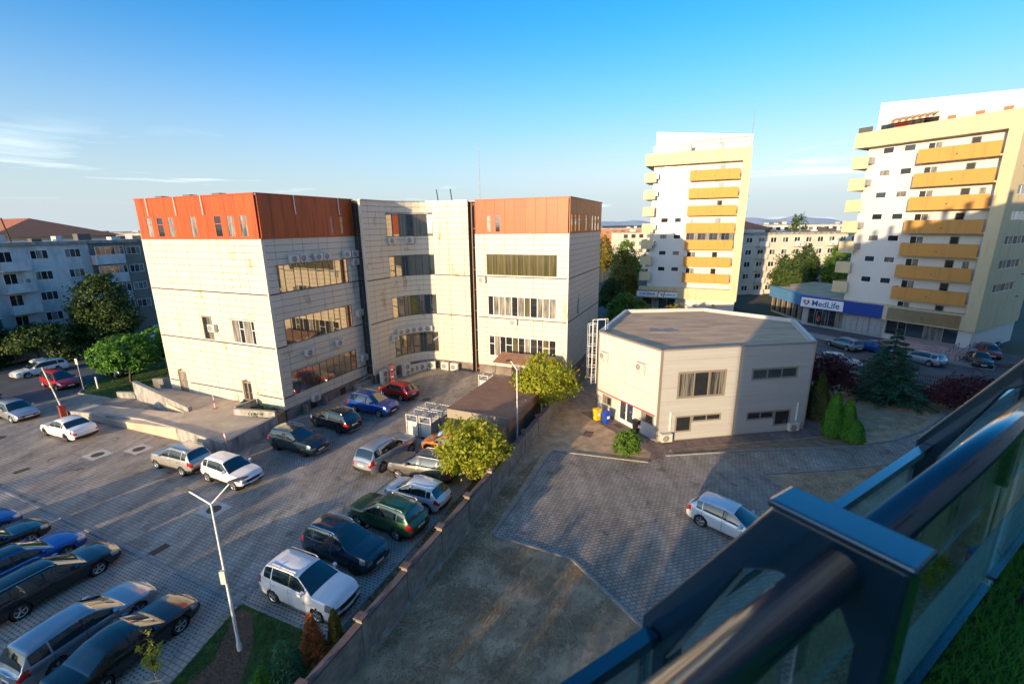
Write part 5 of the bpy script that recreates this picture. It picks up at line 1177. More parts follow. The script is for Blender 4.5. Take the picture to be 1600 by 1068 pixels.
# conifers by the grey hall
def spruce(name, label, pos, h, w, n, size, m, seed, group=None, tiers=13):
    rng = random.Random(seed); t = thing(name, label, 'conifer', (*pos,0), group=group); mb = MB(); tm = MB(); tm.tube((0,0,-.05),(0,0,h*.97),w*.05,.015,7)
    for k in range(tiers):
        f = k/(tiers-1); z = h*(.06+.9*f); rr = w*(1-f)**.85+.08; nb = max(4, int(11*(1-f))+4)
        for b in range(nb):
            a = 6.283*(b+rng.uniform(-.3,.3))/nb+k*.7; L = rr*rng.uniform(.7,1.12); e = Vector((math.cos(a)*L, math.sin(a)*L, z-L*.16+rng.uniform(-.1,.1))); s0 = Vector((0,0,z))
            tm.tube(s0, e, .03*(1-f)+.008, .005, 4, caps=False); m_ = int(n/(tiers*nb)*(1.6*(1-f)+.25))
            for _ in range(m_):
                q = rng.uniform(.12,1.02)**.7; p = s0.lerp(e, q); side = Vector((-math.sin(a),math.cos(a),0)); p = p+side*rng.gauss(0,.16*L*(1.1-q)+.05)+Vector((0,0,rng.gauss(-.03,.05)))
                leaf(mb, p, Vector((rng.gauss(0,.5),rng.gauss(0,.5),1)), size*rng.uniform(.6,1.3), rng, .35)
    mb.build('crown', m, t); tm.build('trunk', M['bark'], t); return t
spruce('spruce_tree', 'broad dark spruce on the dry ground right of the grey hall', (34.6,39.6), 6.7, 4.0, 19000, .16, LF['spruce'], 70)
spruce('spruce_tree', 'tall thin light conifer rising behind the grey hall roof', (24.9,55.5), 6.4, 2.3, 5000, .15, LF['autumn'], 71)
def thuja(label, pos, h, w, m, seed, n=7000, size=.09, name='thuja_shrub', **kw):
    rng = random.Random(seed); t = thing(name, label, 'shrub', (*pos,0)); mb = MB()
    for _ in range(n):
        f = rng.random()**.8; z = h*f; r = w*(math.sin(min(1,(f+.12)*1.15)*math.pi)**.55 if f < .75 else math.sin(min(1,(f+.12)*1.15)*math.pi)**.55 if (f+.12)*1.15 < 1 else .03)
        r = w*max(.02,(1-f)**.55*min(1,.55+f*2.2)); a = rng.uniform(0,6.283); r *= (1+.12*math.sin(a*5+z*2.1))*rng.uniform(.8,1.04)
        leaf(mb, Vector((math.cos(a)*r, math.sin(a)*r, z+.05)), Vector((math.cos(a)+rng.gauss(0,.5), math.sin(a)+rng.gauss(0,.5), .2+rng.gauss(0,.4))), size*rng.uniform(.6,1.3), rng, .5)
    mb.build('crown', m, t); MB().tube((0,0,0),(0,0,h*.85),.06,.02,6).build('trunk', M['bark'], t); return t
thuja('bright green pointed thuja right of the grey hall', (24.3,31.9), 3.5, .85, LF['thuja'], 80)
thuja('shorter bright green thuja touching the pointed one', (25.1,31.6), 3.1, .8, LF['thuja'], 81)
thuja('low round green thuja at the foot of the pointed ones', (25.35,30.9), 1.7, .75, LF['thuja'], 82, 5000)
thuja('dark brownish thuja in the shade of the hall corner', (25.3,35.2), 4.0, 1.0, LF['thujadark'], 83)
thuja('tall dark thuja against the hall side wall', (25.2,37.2), 3.6, .95, LF['thujadark'], 84)
tree('purple_bush', 'purple-leaved bush beside the iron fence behind dark thujas', (29.6,40.6), [(0,0,2.4,1.7,1.7,1.6),(.6,0,1.5,1.7,1.7,1.3)], 6000, .13, LF['purple'], 85, 1.5, .09, cat='shrub')
tree('purple_bush', 'wide purple-leaved bush near the driveway bend at right', (39.2,36.6), [(0,0,1.6,2.2,2.0,1.4),(1.5,-1,1.4,1.8,1.8,1.2),(-1,.8,1.2,1.6,1.6,1.1)], 8000, .13, LF['purple'], 86, 1.4, .09, cat='shrub')
tree('small_tree', 'small bushy green tree at the brick walk before the hall door', (7.95,28.9), [(0,0,1.35,.8,.8,.75),(.3,.1,.9,.7,.7,.55),(-.3,0,.85,.65,.65,.55),(0,0,1.9,.4,.4,.4)], 4000, .09, LF['mid'], 87, 1.2, .05, cat='shrub')
# planted corner: sapling, rusty thuja, conifers
spruce('young_conifer', 'rusty brown dying conifer beside the block wall', (-7.75,14.05), 1.9, .5, 3600, .075, LF['rusty'], 90, tiers=11)
thuja('yellow-green thuja behind the rusty one by the wall', (-7.1,14.6), 1.5, .32, LF['autumn'], 91, 2200, .065)
spruce('young_conifer', 'young blue-green conifer on the lawn corner', (-8.35,13.0), 1.8, .62, 3200, .07, LF['bluegreen'], 92, tiers=9)
spruce('young_conifer', 'smaller yellowish young conifer at the bottom picture edge', (-8.95,12.6), 1.15, .5, 2200, .06, LF['thuja'], 93, tiers=7)
sp_ = thing('sapling', 'slender staked sapling with large leaves beside the black saloon', 'tree', (-12.75,12.7,0))
rng = random.Random(95); mb = MB(); tm = MB(); tm.tube((0,0,0),(.05,0,1.5),.025,.018,6)
for k in range(7):
    a = k*2.4; e = Vector((math.cos(a)*.28, math.sin(a)*.28, 1.3+k*.17)); tm.tube((.05,0,.7+k*.12), e, .012, .006, 4)
    for j in range(26):
        q = rng.random(); p = Vector((.05,0,.7+k*.12)).lerp(e, .25+.8*q)+Vector((rng.gauss(0,.07),rng.gauss(0,.07),rng.gauss(0,.05))); leaf(mb, p, Vector((rng.gauss(0,.6),rng.gauss(0,.6),.7)), .085*rng.uniform(.7,1.3), rng, .5)
mb.build('crown', LF['yellow'], sp_); tm.build('trunk', M['bark'], sp_); MB().tube((.35,-.25,0),(.22,-.18,1.0),.035,None,6).build('stake', M['deck'], sp_); MB().tube((-.1,-.3,.75),(.4,-.2,.72),.03,None,6).build('crossbar', M['deck'], sp_)
# planter shrubs
q = crown([(-1.2,-1.2,1.15,1.4,.75,.3)], 1800, .09, 96); q.build('shrub', LF['dark'], pl_, kind='stuff')
# grass and litter on the ground
def inside(p, poly):
    c = False; n = len(poly)
    for i in range(n):
        (x1,y1),(x2,y2) = poly[i], poly[(i+1)%n]
        if (y1 > p[1]) != (y2 > p[1]) and p[0] < (x2-x1)*(p[1]-y1)/(y2-y1)+x1: c = not c
    return c
def grass(name, label, poly, n, h, m, seed, cat, z=.0, avoid=None, patchy=0, w=.012):
    rng = random.Random(seed); mb = MB(); xs = [p[0] for p in poly]; ys = [p[1] for p in poly]
    while len(mb.f) < n:
        p = (rng.uniform(min(xs),max(xs)), rng.uniform(min(ys),max(ys)))
        if not inside(p, poly) or (avoid and any(inside(p, a) for a in avoid)): continue
        if patchy:
            v = math.sin(p[0]*1.7+math.sin(p[1]*1.1)*2)+math.sin(p[1]*2.1+math.sin(p[0]*.9)*2)
            if v < rng.uniform(-2.2,1.6)*patchy: continue
        for _ in range(3):
            a = rng.uniform(0,6.283); hh = h*rng.uniform(.4,1.3); bx, by = p[0]+rng.gauss(0,.03), p[1]+rng.gauss(0,.03); dx, dy = math.cos(a)*w, math.sin(a)*w; lx, ly = rng.gauss(0,.6)*hh, rng.gauss(0,.6)*hh
            i = len(mb.v); mb.v += [(bx-dx,by-dy,z),(bx+dx,by+dy,z),(bx+lx,by+ly,z+hh)]; mb.f.append([i,i+1,i+2]); mb.mi.append(0)
    o = mb.build(name, m, kind='stuff'); o['label'] = label; o['category'] = cat; return o
LF['dry'] = leaf_mat('dry_grass',(.27,.195,.115),(.43,.315,.19),(.56,.43,.27),.2); LF['turf'] = leaf_mat('turf_blade',(.06,.25,.045),(.11,.37,.065),(.17,.47,.09),.25); LF['lawnb'] = leaf_mat('lawn_blade',(.05,.11,.018),(.09,.18,.028),(.15,.23,.045),.25)
path_ = [(-12.0,16.2),(-11.3,16.1),(-10.35,14.6),(-9.9,12.6),(-10.0,9.5),(-12.6,9.5),(-12.2,12.2),(-11.5,13.8)]
grass('lawn_grass', 'short green grass on the planted corner', gl, 42000, .07, LF['lawnb'], 1, 'grass', .012, [path_])
fieldp = [off(fen(-3),113,.3), off(fen(13),113,.3), (2.2,30.0), (-1.3,20.9), (2.7,19.0), (5.2,14.7), (6.8,9.5), (0,8)]
grass('dry_grass', 'patchy dry grass on the bare ground beside the block wall', fieldp, 90000, .065, LF['dry'], 2, 'grass', -.006, patchy=1)
grass('dry_grass', 'dry grass on the traffic island of the yard', [(16.4,26.4),(21,26.8),(28,27.9),(31,28.6),(36,29),(30,22),(24,17),(20.2,19.8),(17.3,24.4)], 30000, .08, LF['dry'], 3, 'grass', -.006, patchy=1)
grass('dry_grass', 'dry grass around the spruce and beside the hall', [(26,32),(32.5,33.5),(43,41),(37,47),(29,47),(27.8,41)], 26000, .09, LF['dry'], 4, 'grass', -.006, patchy=1)
grass('weeds', 'weeds growing in the soil strip at the foot of the block wall', [off(rb0,113,5.3), off(rb1,113,5.1), off(fen(17),113,-.25), off(fen(0),113,-.25)], 9000, .12, LF['autumn'], 5, 'weeds', .006, patchy=1)
grass('lawn_grass', 'grass under the ball-headed trees left of the office', [(-43.8,43.6),(-39.4,42),(-36.3,44.3),(-37.5,49.5),(-44.3,56),(-45.6,51.9),(-45,46)], 16000, .09, LF['lawnb'], 6, 'grass', .05)
rng = random.Random(12); mb = MB()
for _ in range(5000):
    p = (rng.uniform(-12.8,-9.6), rng.uniform(9.5,16.2))
    if inside(p, path_): leaf(mb, Vector((*p,.035)), Vector((rng.gauss(0,.4),rng.gauss(0,.4),1)), rng.uniform(.02,.05), rng, .5)
o = mb.build('bark_chips', M['mulch'], kind='stuff'); o['label'] = 'loose bark chips covering the path by the lamp post'; o['category'] = 'bark chips'
mb = MB(); rng = random.Random(13)
for _ in range(700):
    p = (rng.uniform(-7.4,-6.4), rng.uniform(14.3,15.9)); leaf(mb, Vector((*p,.03)), Vector((rng.gauss(0,.5),rng.gauss(0,.5),1)), rng.uniform(.02,.05), rng, .8)
o = mb.build('gravel', M['kerb'], kind='stuff'); o['label'] = 'white gravel heap in front of the white compact off-roader'; o['category'] = 'gravel'

# ------------------------------------------------------------ street furniture and clutter
def lamp2():
    t = thing('street_lamp', 'tall white lamp post with two arms on the bark path', 'street lamp', (-10.75,14.27,0))
    MB().lathe((0,0,0), [(.09,0),(.09,.3),(.058,.4),(.048,3),(.034,6.5)], 10).build('pole', M['whitemetal'], t, smooth=True)
    MB().box(-.1,.1,-.16,-.04,3.2,3.75).build('junction_box', M['ac'], t)
    for s, (dx,dy,dz) in (((1),(-.95,.25,.42)),((1),(.55,.45,.62))):
        a = MB(); a.tube((0,0,6.45),(dx*.9,dy*.9,6.45+dz*.9),.032,.028,8); ar = a.build('arm', M['whitemetal'], t)
        d = Vector((dx,dy,0)).normalized(); h = MB(); c = Vector((dx,dy,6.45+dz)); n = Vector((-d.y,d.x,0))
        prof = [(-.12,.06,.05),(.05,.11,.08),(.35,.13,.07),(.55,.06,.03)]
        for (p0,w0,h0),(p1,w1,h1) in zip(prof[:-1],prof[1:]):
            A = [c+d*p0-n*w0,c+d*p1-n*w1,c+d*p1+n*w1,c+d*p0+n*w0]; B = [c+d*p0+Vector((0,0,h0)),c+d*p1+Vector((0,0,h1))]
            h.face([A[0],A[1],B[1],B[0]]); h.face([A[2],A[3],B[0],B[1]]); h.face(A[::-1])
        h.build('lamp_head', M['winframe'], ar)
lamp2()
t = thing('street_lamp', 'single lamp post standing at the block wall beside the brown canopy', 'street lamp', (.32,30.35,0))
MB().lathe((0,0,0), [(.08,0),(.08,.3),(.05,.4),(.045,3),(.03,6.2)], 10).build('pole', M['whitemetal'], t, smooth=True)
q = MB(); q.tube((0,0,6.15),(-.45,.5,6.7),.028,None,8); q.build('arm', M['whitemetal'], t)
q = MB(); q.box(-.75,-.35,.45,.62,6.66,6.74); q.build('lamp_head', M['black'], t)
# boom barrier at the entrance
t = thing('boom_barrier', 'raised pale boom barrier on a red cabinet at the car park entrance', 'barrier', (-39.6,37.4,0), az=-57)
MB().box(-.2,.2,-.2,.2,0,1.05).build('cabinet', M['rusttrim'], t); MB().box(-.24,.24,-.24,.24,1.05,1.12).build('cabinet_lid', M['redpaint'], t)
for k in range(8):
    a, b = k/8, (k+1)/8; p0 = Vector((.1,0,.95)); p1 = Vector((3.0,.0,4.1)); MB().tube(p0.lerp(p1,a), p0.lerp(p1,b), .05, None, 8).build('boom', M['whitemetal'] if k % 2 == 0 else M['beige'], t)
MB().box(1.6,1.9,-.05,.05,2.45,2.75).build('sign_plate', M['beige'], t)
# small posts, round sign, bin bags
t = thing('round_sign', 'small round red sign on a post at the ramp corner', 'sign', (-20.2,29.35,0), az=130)
MB().tube((0,0,0),(0,0,1.75),.025).build('post', M['steel'], t); q = MB(); q.lathe((0,-.03,1.9), [(0,0),(.22,0),(.22,.02)], 18, 'y'); q.build('disc', M['whitemetal'], t); q = MB(); q.lathe((0,-.035,1.9), [(.15,0),(.225,0)], 18, 'y'); q.build('red_ring', M['redpaint'], t)
t = thing('parking_sign_post', 'grey sign post standing at the grass corner near the red people carrier', 'sign', (-44.1,44.3,0), az=115)
MB().tube((0,0,0),(0,0,3.4),.04).build('post', M['steel'], t); MB().box(-.25,.25,-.06,-.04,2.8,3.4).build('plate', M['greysheet'], t)
t = thing('bollard', 'short white bollard on the grass kerb beside the sign post', 'bollard', (-42.9,44.6,0)); MB().lathe((0,0,0), [(.08,0),(.08,1.3),(.05,1.36),(0,1.36)], 10).build('post', M['whitemetal'], t)
t = thing('warning_post', 'red and white marker post with foot on the concrete forecourt', 'post', (-25.6,36.6,.95)); MB().tube((0,0,0),(0,0,1.6),.03).build('post', M['whitemetal'], t); MB().tube((0,0,.55),(0,0,.8),.045).build('band', M['redpaint'], t); MB().lathe((0,0,0), [(.25,0),(.2,.08),(0,.09)], 12).build('foot', M['rusttrim'], t)
for i,(dx,l) in enumerate(((0,'black bin bag by the office door, left one'),(.55,'black bin bag by the office door, right one'))):
    t = thing('bin_bag', l, 'bin bag', (-23.35+dx*.8,37.15-dx*.35,.95), group='bin bags at the office door'); rng = random.Random(i); q = MB()
    q.lathe((0,0,0), [(.18,0),(.3,.1),(.3,.3),(.2,.48),(.06,.56),(.1,.64),(0,.66)], 12); q.v = [(x*rng.uniform(.85,1.12),y*rng.uniform(.85,1.12),z) for x,y,z in q.v]; q.build('bag', M['black'], t, smooth=True)
# striped pole leaning at the bottom left
t = thing('striped_pole', 'red and white striped pole at the bottom left corner behind the silver-blue estate', 'pole', (-17.55,11.6,0), az=20)
for k in range(6): MB().tube((.08*k,0,.25*k),(.08*(k+1),0,.25*(k+1)),.06,None,8).build('stripe', M['redpaint'] if k % 2 else M['whitemetal'], t)
# canopy over the stores, containers, clutter
M['brownroof'] = mat('brown_corrugated', (.36,.19,.11), .75, col2=(.27,.14,.085), vs=1.2, stretch=(1,1,1))
cv = thing('canopy_shed', 'open shed with large brown sheet roof beside the block wall', 'shed', (-4.85,31.4,0), az=23)
# local x runs along the wall, y to the left; roof corners from the photograph on a plane falling to the wall
for k in range(9):
    x = k*.9; q = MB(); P = [(x,0,2.85),(x+.885,0,2.85),(x+.885,-4.9,2.55),(x,-4.9,2.55)]
    i = [q.pt(p) for p in P]+[q.pt((p[0],p[1],p[2]+.06)) for p in P]
    for f in ((0,1,2,3),(7,6,5,4),(0,4,5,1),(1,5,6,2),(2,6,7,3),(3,7,4,0)): q.f.append([i[j] for j in f]); q.mi.append(0)
    q.build('roof_sheet', M['brownroof'], cv)
MB().box(-.04,.0,-4.9,0,2.2,2.9).build('fascia', M['bronze'], cv); MB().box(0,8.1,-4.98,-4.92,1.9,2.62).build('fascia', M['brownroof'], cv)
for x in (.15,4.0,7.9):
    for y in (-.15,-4.7): MB().tube((x,y,0),(x,y,2.8),.05).build('post', M['steel'], cv)
MB().box(.5,7.8,-4.6,-4.5,0,2.2).build('back_wall', M['bronze'], cv)
# second lean-to at the right wing
c2 = thing('lean_to', 'brown lean-to canopy on steel posts at the foot of the right wing', 'canopy', (-1.1,44.0,0), az=113)
for k in range(8):
    x = -.9+k*.75; q = MB(); P = [(x,-.2,2.55),(x+.735,-.2,2.55),(x+.735,2.2,3.0),(x,2.2,3.0)]; i = [q.pt(p) for p in P]+[q.pt((p[0],p[1],p[2]+.05)) for p in P]
    for f in ((3,2,1,0),(4,5,6,7),(0,1,5,4),(1,2,6,5),(2,3,7,6),(3,0,4,7)): q.f.append([i[j] for j in f]); q.mi.append(0)
    q.build('roof_sheet', M['brownroof'], c2)
for x in (-.7,2.0,4.8): MB().tube((x,0,0),(x,0,2.55),.05).build('post', M['steel'], c2)
MB().box(-.8,5,-.15,-.1,2.45,2.55).build('beam', M['steel'], c2)
M['cage'] = mat('dull_white_cage', (.55,.55,.53), .5, var=.3, vs=5)
# white caged tank pallets
def cage_tank(loc, az, label):
    t = thing('cage_tank', label, 'tank', (*loc,0), az=az, group='caged tanks by the shed'); w, d, h = 1.15, 1.0, 1.9
    MB().box(-w/2+.05,w/2-.05,-d/2+.05,d/2-.05,.15,1.35).build('tank', M['litblue'] if False else M['ac'], t); MB().box(-w/2,w/2,-d/2,d/2,0,.13).build('pallet', M['black'], t)
    g = MB()
    for x in (-w/2,w/2):
        for y in (-d/2,d/2): MB().box(x-.04,x+.04,y-.04,y+.04,.13,h).build('corner_post', M['cage'], t)
    for z in (1.35,1.86):
        for y in (-d/2,d/2): MB().box(-w/2,w/2,y-.03,y+.03,z-.03,z+.03).build('rail', M['cage'], t)
        for x in (-w/2,w/2): MB().box(x-.03,x+.03,-d/2,d/2,z-.032,z+.028).build('rail', M['cage'], t)
    for k in range(1,6):
        x = -w/2+w*k/6
        for y in (-d/2,d/2): MB().box(x-.015,x+.015,y-.015,y+.015,.13,1.85).build('bar', M['cage'], t)
    for k in range(1,4): MB().box(-w/2,w/2,-d/2+d*k/4-.03,-d/2+d*k/4+.03,1.83,1.87).build('top_bar', M['cage'], t)
for l, a, s in (((-7.6,33.2),23,'white caged tank nearest the lane by the shed'),((-6.5,32.75),23,'white caged tank second from the lane by the shed'),((-6.95,34.6),23,'white caged tank behind the front pair near the shed'),((-5.8,34.1),23,'white caged tank against the shed roof edge'),((-2.6,42.6),23,'white caged tank alone beyond the shed near the right wing')): cage_tank(l, a, s)
M['tarp'] = mat('blue_sacks', (.12,.32,.52), .6, col2=(.5,.52,.5), vs=3, bump=.8, bs=5)
for i,(x,y,s,l) in enumerate(((-5.3,31.4,.55,'blue and white sack heap before the brown shed'),(-4.2,30.6,.5,'blue sack heap behind the tree by the shed'),(-2.6,29.7,.45,'pale sack heap under the shed front edge'))):
    t = thing('sack_heap', l, 'sacks', (x,y,0)); rng = random.Random(40+i)
    for k in range(6):
        q = MB(); a = rng.uniform(0,6.28); r0 = s*rng.uniform(.2,.9); q.lathe((r0*math.cos(a),r0*math.sin(a),.1*k), [(.0,0),(.32,.02),(.4,.14),(.34,.28),(0,.36)], 9); q.v = [(vx+rng.gauss(0,.03),vy+rng.gauss(0,.03),vz*1.5) for vx,vy,vz in q.v]; q.build('sack', M['tarp'] if k % 3 else M['ac'], t, smooth=True)
# white barrels and plant pots along the shed
for i in range(6):
    p = off((-5.2,36.2), 23, i*.75); t = thing('plastic_drum', f'white plastic drum along the left shed edge, {nth[i]} from the lane', 'drum', (p[0],p[1],0), group='drums along the shed'); MB().lathe((0,0,0), [(.22,0),(.27,.1),(.27,.62),(.2,.74),(.08,.76),(.08,.82),(0,.82)], 12).build('body', M['whitemetal'], t, smooth=True); MB().lathe((0,0,.82), [(.1,0),(.1,.05),(0,.05)], 8).build('lid', M['black'], t)
# red scaffold mast at the courtyard wall
t = thing('lattice_mast', 'short red and white lattice mast standing by the condenser units', 'mast', (-12.7,45.6,0))
for k in range(4):
    a = k*math.pi/2; MB().tube((.22*math.cos(a),.22*math.sin(a),0),(.16*math.cos(a),.16*math.sin(a),2.1),.03,None,6).build('leg', M['redpaint'], t)
for k in range(5): MB().box(-.2,.2,-.2,.2,.3+k*.4,.34+k*.4).build('brace', M['whitemetal'] if k % 2 else M['redpaint'], t)
# railing at the office side door
t = thing('handrail', 'steel handrail on the steps at the far end of the plinth', 'railing', tuple(office.matrix_basis @ Vector((0,0,0))), az=113)
q = MB(); q.path([(.9,7.6,0),(.9,7.6,.95),(.9,10.0,1.2),(.9,10.0,.1)],.03); q.path([(.9,8.8,0),(.9,8.8,1.05)],.025); q.path([(.9,7.6,.5),(.9,10,.7)],.02); q.build('rail', M['steel'], t)
MB().box(.2,.85,8.0,10.2,0,.5).build('step', M['concrete'], t)
# wheelie bins at the hall
M['binyellow'] = mat('bin_yellow', (.72,.48,.02), .5); M['binblue'] = mat('bin_blue', (.01,.06,.42), .5)
def bin_(pos, m, label):
    t = thing('wheelie_bin', label, 'bin', (*pos,0), az=63, group='wheelie bins at the hall'); q = MB()
    P = [(-.24,-.26),(.24,-.26),(.24,.26),(-.24,.26)]; i = [q.pt((x*.82,y*.82,.06)) for x,y in P]+[q.pt((x*1.05,y*1.08,.98)) for x,y in P]
    for f in ((3,2,1,0),(4,5,6,7),(0,1,5,4),(1,2,6,5),(2,3,7,6),(3,0,4,7)): q.f.append([i[k] for k in f]); q.mi.append(0)
    q.build('body', m, t); q = MB(); q.box(-.29,.29,-.33,.3,.985,1.03); q.box(-.26,.26,-.3,.2,1.03,1.07); q.build('lid', m, t)
    for s in (-.22,.22): q = MB(); q.tube((s-.03,.28,.1),(s+.03,.28,.1),.1,None,12); q.build('wheel', M['rubber'], t)
    MB().tube((-.25,.34,.95),(.25,.34,.95),.02).build('handle', m, t)
    MB().box(-.12,.12,-.3,-.275,.5,.72).build('sticker', M['signwhite'], t)
bin_((7.05,35.45), M['binyellow'], 'yellow wheelie bin at the corner of the grey hall'); bin_((7.7,34.85), M['binblue'], 'blue wheelie bin beside the yellow one'); bin_((9.75,33.1), M['black'], 'black wheelie bin right of the hall door')
MB().box(-.4,.4,-.25,.25,0,.012).build('doormat', M['black'], None).location = (8.6,34.3,.008)
tag(bpy.data.objects['doormat'], 'dark door mat before the white hall door', 'mat'); bpy.data.objects['doormat'].rotation_euler = (0,0,R(117))
# manholes and drains
def flat(name, label, cat, pos, az, w, d, m, z=.006, rnd=False, frame=None):
    t = thing(name, label, cat, (*pos,0), az=az, group='covers set in the paving')
    if frame: MB().box(-w*.95,w*.95,-w*.8,w*.8,z-.004,z+.001).build('surround', frame, t)
    q = MB()
    if rnd: q.lathe((0,0,z+.004), [(0,.004),(w*.5,.004),(w*.5,-.01)], 18)
    else: q.box(-w/2,w/2,-d/2,d/2,z,z+.008)
    q.build('cover', m, t)
M['iron'] = mat('rusty_iron', (.13,.085,.06), .8, .2, var=.4, vs=10)
flat('manhole_cover', 'round rusty manhole cover in pale slab, left of the pair', 'manhole', (-30.5,30.4), 115, .8, 0, M['iron'], rnd=True, frame=M['pale'])
flat('manhole_cover', 'round rusty manhole cover in pale slab, right of the pair', 'manhole', (-28.1,31.2), 115, .8, 0, M['iron'], rnd=True, frame=M['pale'])
flat('manhole_cover', 'round rusty manhole cover in the lane before the white crossover', 'manhole', (-17.6,23.5), 115, .8, 0, M['iron'], rnd=True, frame=M['pale'])
flat('manhole_cover', 'manhole cover near the left edge of the car park', 'manhole', (-41.0,33.3), 115, .9, 0, M['iron'], rnd=True)
flat('manhole_cover', 'manhole cover in the courtyard behind the red hatchback', 'manhole', (-8.2,40.6), 115, .8, 0, M['iron'], rnd=True, frame=M['bay'])
flat('drain_grate', 'rusty drain grate in the lane beside the lower left bays', 'drain', (-18.25,20.1), 25, .8, .45, M['iron'])
flat('drain_grate', 'rusty drain grate at the left picture edge in the paving', 'drain', (-33.8,28.2), 25, .8, .45, M['iron'])
flat('drain_grate', 'reddish drain cover in the bare ground before the hall', 'drain', (5.9,32.9), 25, 1.0, .7, M['coping'], z=.0)
# motorbike by the ramp
t = thing('motorbike', 'dark motorbike parked under the right tower beside the ramp', 'motorbike', (62.3,56.3,0), az=60)
for x in (-.65,.65): q = MB(); q.lathe((x,-.05,.31), [(.2,.02),(.31,0),(.31,.1),(.2,.08)], 16, 'y'); q.build('wheel', M['rubber'], t)
q = MB(); q.lathe((0,0,.75), [(0,-.14),(.2,-.08),(.22,.05),(0,.14)], 10); q.v = [(x*2,y,z) for x,y,z in q.v]; q.build('tank', M['binblue'], t, smooth=True)
MB().box(-.7,-.1,-.13,.13,.72,.82).build('seat', M['black'], t); MB().box(-.25,.25,-.15,.15,.3,.62).build('engine', M['steel'], t)
q = MB(); q.tube((.65,0,.31),(.42,0,1.0),.03); q.tube((.42,-.35,1.05),(.42,.35,1.05),.02); q.build('fork', M['steel'], t)
# ------------------------------------------------------------ the balcony we stand on
M['darksteel'] = mat('sky_tinted_steel', (.010,.040,.072), .2, .3, coat=.9, spec=.9)  # blue of the reflected sky is put into the base colour
M['balglass'] = glass_mat('balcony_glass', (.80,.90,.86), .0)
bal = thing('balcony_railing', 'dark steel balcony railing with round handrail and glass panels in the foreground', 'railing', (.4035,.5994,CAM_H), az=58)
# local x along the rail, y outwards (away from the house), z down from the camera
def post(x):
    prof = [(.22,-.78),(.22,-1.45),(.155,-1.45),(.155,-.83),(.03,-.53),(-.02,-.50),(-.10,-.50),(-.122,-.54),(-.122,-1.25),(-.16,-1.25),(-.16,-.40),(.0,-.40)]
    q = MB(); a = [q.pt((x-.03,y,z)) for y,z in prof]; b = [q.pt((x+.025,y,z)) for y,z in prof]; n = len(prof)
    q.f += [a, b[::-1]] + [[a[(k+1)%n],a[k],b[k],b[(k+1)%n]] for k in range(n)]; q.mi += [0]*(n+2)
    o = q.build('post', M['darksteel'], bal)
    bv = o.modifiers.new('bevel', 'BEVEL'); bv.width = .006; bv.segments = 3
    q = MB(); q.box(x-.036,x+.031,-.168,.006,-.40,-.388); o2 = q.build('cap_plate', M['darksteel'], o)
    bv = o2.modifiers.new('bevel', 'BEVEL'); bv.width = .004; bv.segments = 2
PX = [-1.45,0,1.45,2.9,4.35]
for x in PX: post(x)
for a, b in zip(PX[:-1], PX[1:]):
    MB().tube((a+.025,-.09,-.445),(b-.03,-.09,-.445),.028,None,28).build('handrail', M['darksteel'], bal, smooth=True)
    MB().box(a+.03,b-.035,.172,.2,-.81,-.785).build('glass_frame', M['darksteel'], bal); MB().box(a+.03,b-.035,.182,.19,-1.5,-.812).build('glass_panel', M['balglass'], bal)
    MB().box(a+.03,b-.035,-.048,-.040,-1.22,-.56).build('glass_panel', M['balglass'], bal); MB().box(a+.03,b-.035,-.056,-.032,-1.235,-1.215).build('glass_frame', M['darksteel'], bal)
# the house itself: slab, turf, body behind the camera (it shades the right half of the scene)
M['ownwall'] = mat('own_render', (.66,.64,.57), .9, var=.1, vs=.5)
own = thing('own_apartment_house', 'tall apartment house with the turfed balcony at the lower right corner', 'building', (.4035,.5994,0), az=58)
ZF = CAM_H-1.25
MB().box(-2.2,9,-3.6,.04,ZF-.22,ZF-.01).build('balcony_slab', M['ownwall'], own)
MB().box(-2.2,9,-.05,.03,ZF-.0,ZF+.02).build('edge_strip', M['signwhite'], own)
M['turfback'] = mat('turf_backing', (.03,.11,.02), .95, var=.4, vs=60)
rng = random.Random(77); mb = MB(); ad_ = 90-58
for _ in range(60000):
    x, y = rng.uniform(.1,4.2), rng.uniform(-1.3,-.045); a = rng.uniform(0,6.283); h = rng.uniform(.025,.055); w = .0028; lx, ly = rng.gauss(0,.45)*h, rng.gauss(0,.45)*h
    i = len(mb.v); mb.v += [(x-w*math.cos(a),y-w*math.sin(a),ZF),(x+w*math.cos(a),y+w*math.sin(a),ZF),(x+lx,y+ly,ZF+h)]; mb.f.append([i,i+1,i+2]); mb.mi.append(0)
mb.build('artificial_turf', LF['turf'], own, kind='stuff'); MB().box(-2,9,-3.5,-.052,ZF-.008,ZF+.004).build('turf_backing', M['turfback'], own)
HOUSE_H = 23.9
MB().box(-20.5,75,-14,-3.6,0,HOUSE_H).build('wall', M['ownwall'], own)
MB().box(-20.8,75.3,-14.3,-3.3,HOUSE_H,HOUSE_H+.3).build('roof', M['concrete'], own)
fo_ = Face((34,-3.6),(-20.5,-3.6))
for k in range(9):
    for c in range(13):
        z = 1+k*2.9; s = 2+c*4.1
        if abs(z+1-CAM_H) < 1.6 and 28 < s < 40: continue
        window(fo_, s,s+1.6,z,z+1.4,[.5],own,M['winwhite'],PN[(k+c)%3],d=0)
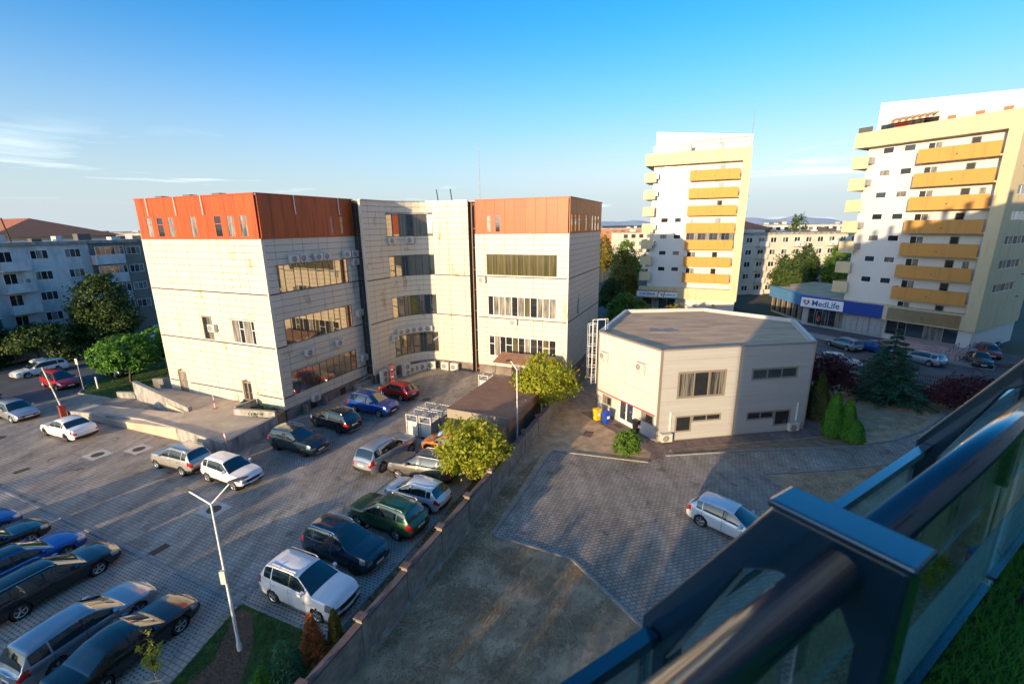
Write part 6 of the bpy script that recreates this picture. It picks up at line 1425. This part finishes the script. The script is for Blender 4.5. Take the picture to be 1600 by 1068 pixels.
# low wing with eave and front door at the right edge
wing = thing('house_wing', 'cream rendered house wing with gutter and ochre door frame at the right edge', 'building', (23.12,19.31,0), az=146)
fw_ = Face((0,0),(9,0)); MB().box(0,9,0,8,0,13.2).build('wall', M['ownwall'], wing)
MB().box(-.5,9.3,-.45,8.4,13.2,13.45).build('eave', M['whitemetal'], wing)
q = MB(); q.path([(.2,-.35,13.1),(.15,-.12,12.6),(.15,-.12,.1)],.03); q.build('downpipe', M['winframe'], wing)
M['brown'] = mat('brown_door', (.22,.09,.03), .5); M['ochreframe'] = mat('ochre_frame', (.62,.42,.06), .6)
q = fw_.mb(); q.box(1.35,1.55,-.08,.0,0,2.4); q.box(2.55,2.75,-.08,0,0,2.4); q.box(1.55,2.55,-.08,0,2.2,2.4); q.build('door_frame', M['ochreframe'], wing)
fw_.mb().box(1.55,2.55,-.05,0,.02,2.2).build('door', M['brown'], wing); fw_.mb().box(1.2,2.9,-1.1,-.1,0,.06).build('door_step', M['kerb'], wing)
gw = thing('garden_wall', 'rough concrete garden wall below the right end of the balcony', 'wall', (20.3,15.3,0), az=110); MB().box(0,7,0,.35,0,2.4).build('wall', M['concrete'], gw); MB().box(-.05,7,-.05,.4,2.4,2.5).build('cap', M['kerb'], gw)
# flower bed seen through the balcony glass
fb_ = thing('flower_bed', 'yellow flowering shrub seen through the balcony glass', 'shrub', (19.0,17.6,0)); crown([(0,0,.6,1.0,1.0,.6)], 1500, .1, 120).build('crown', LF['yellow'], fb_)
t = thing('covered_cart', 'blue and red covered cart seen through the balcony glass', 'cart', (23.2,19.5,0)); t.location = (21.8,17.9,0)
MB().box(-.5,.5,-.35,.35,.35,1.0).build('box', M['binblue'], t); q = MB(); q.lathe((0,0,1.0), [(.5,0),(.45,.15),(.2,.25),(0,.27)], 12); q.build('cover', M['binblue'], t, smooth=True); MB().box(-.52,.52,-.37,.37,.6,.75).build('stripe', M['redpaint'], t)
for x in (-.35,.35): q = MB(); q.tube((x,-.4,.18),(x,-.32,.18),.18,None,14); q.build('wheel', M['rubber'], t)
# ------------------------------------------------------------ street trees behind the viewer that dapple the car park
proto = None
for i in range(23):
    x = -108+i*5.4; y = -15.5 - (i % 3)*1.7; h = 6.1 + 1.1*math.sin(i*2.3) + .5*math.sin(i*5.1)
    if i > 16: x, y, h = [(-20.5,-17.5,6.6),(-24.5,-12.2,6.3),(-29.5,-12.0,6.9),(-34.5,-12.4,6.4),(-19.6,-13.0,5.9),(-40.5,-12.2,6.2)][i-17]  # extra trees out of view, added to shade the yard
    lab = 'green street tree in the row behind the viewer that shades the car park'
    if proto is None:
        proto = tree('street_tree', lab, (x,y), [(0,0,.62,.34,.34,.34),(.18,0,.45,.30,.30,.25),(-.18,.1,.42,.30,.30,.25),(0,-.1,.33,.36,.36,.2)], 3200, .035, LF['mid'], 130, .6, .02, group='street trees behind the viewer', clump=.26); o = proto
    else: o = copy_tree(proto); o.location = (x,y,0); o['label'] = lab
    o.scale = (8.0+.8*math.sin(i*1.7),8.0,h/.96); o.rotation_euler = (0,0,i*1.3)
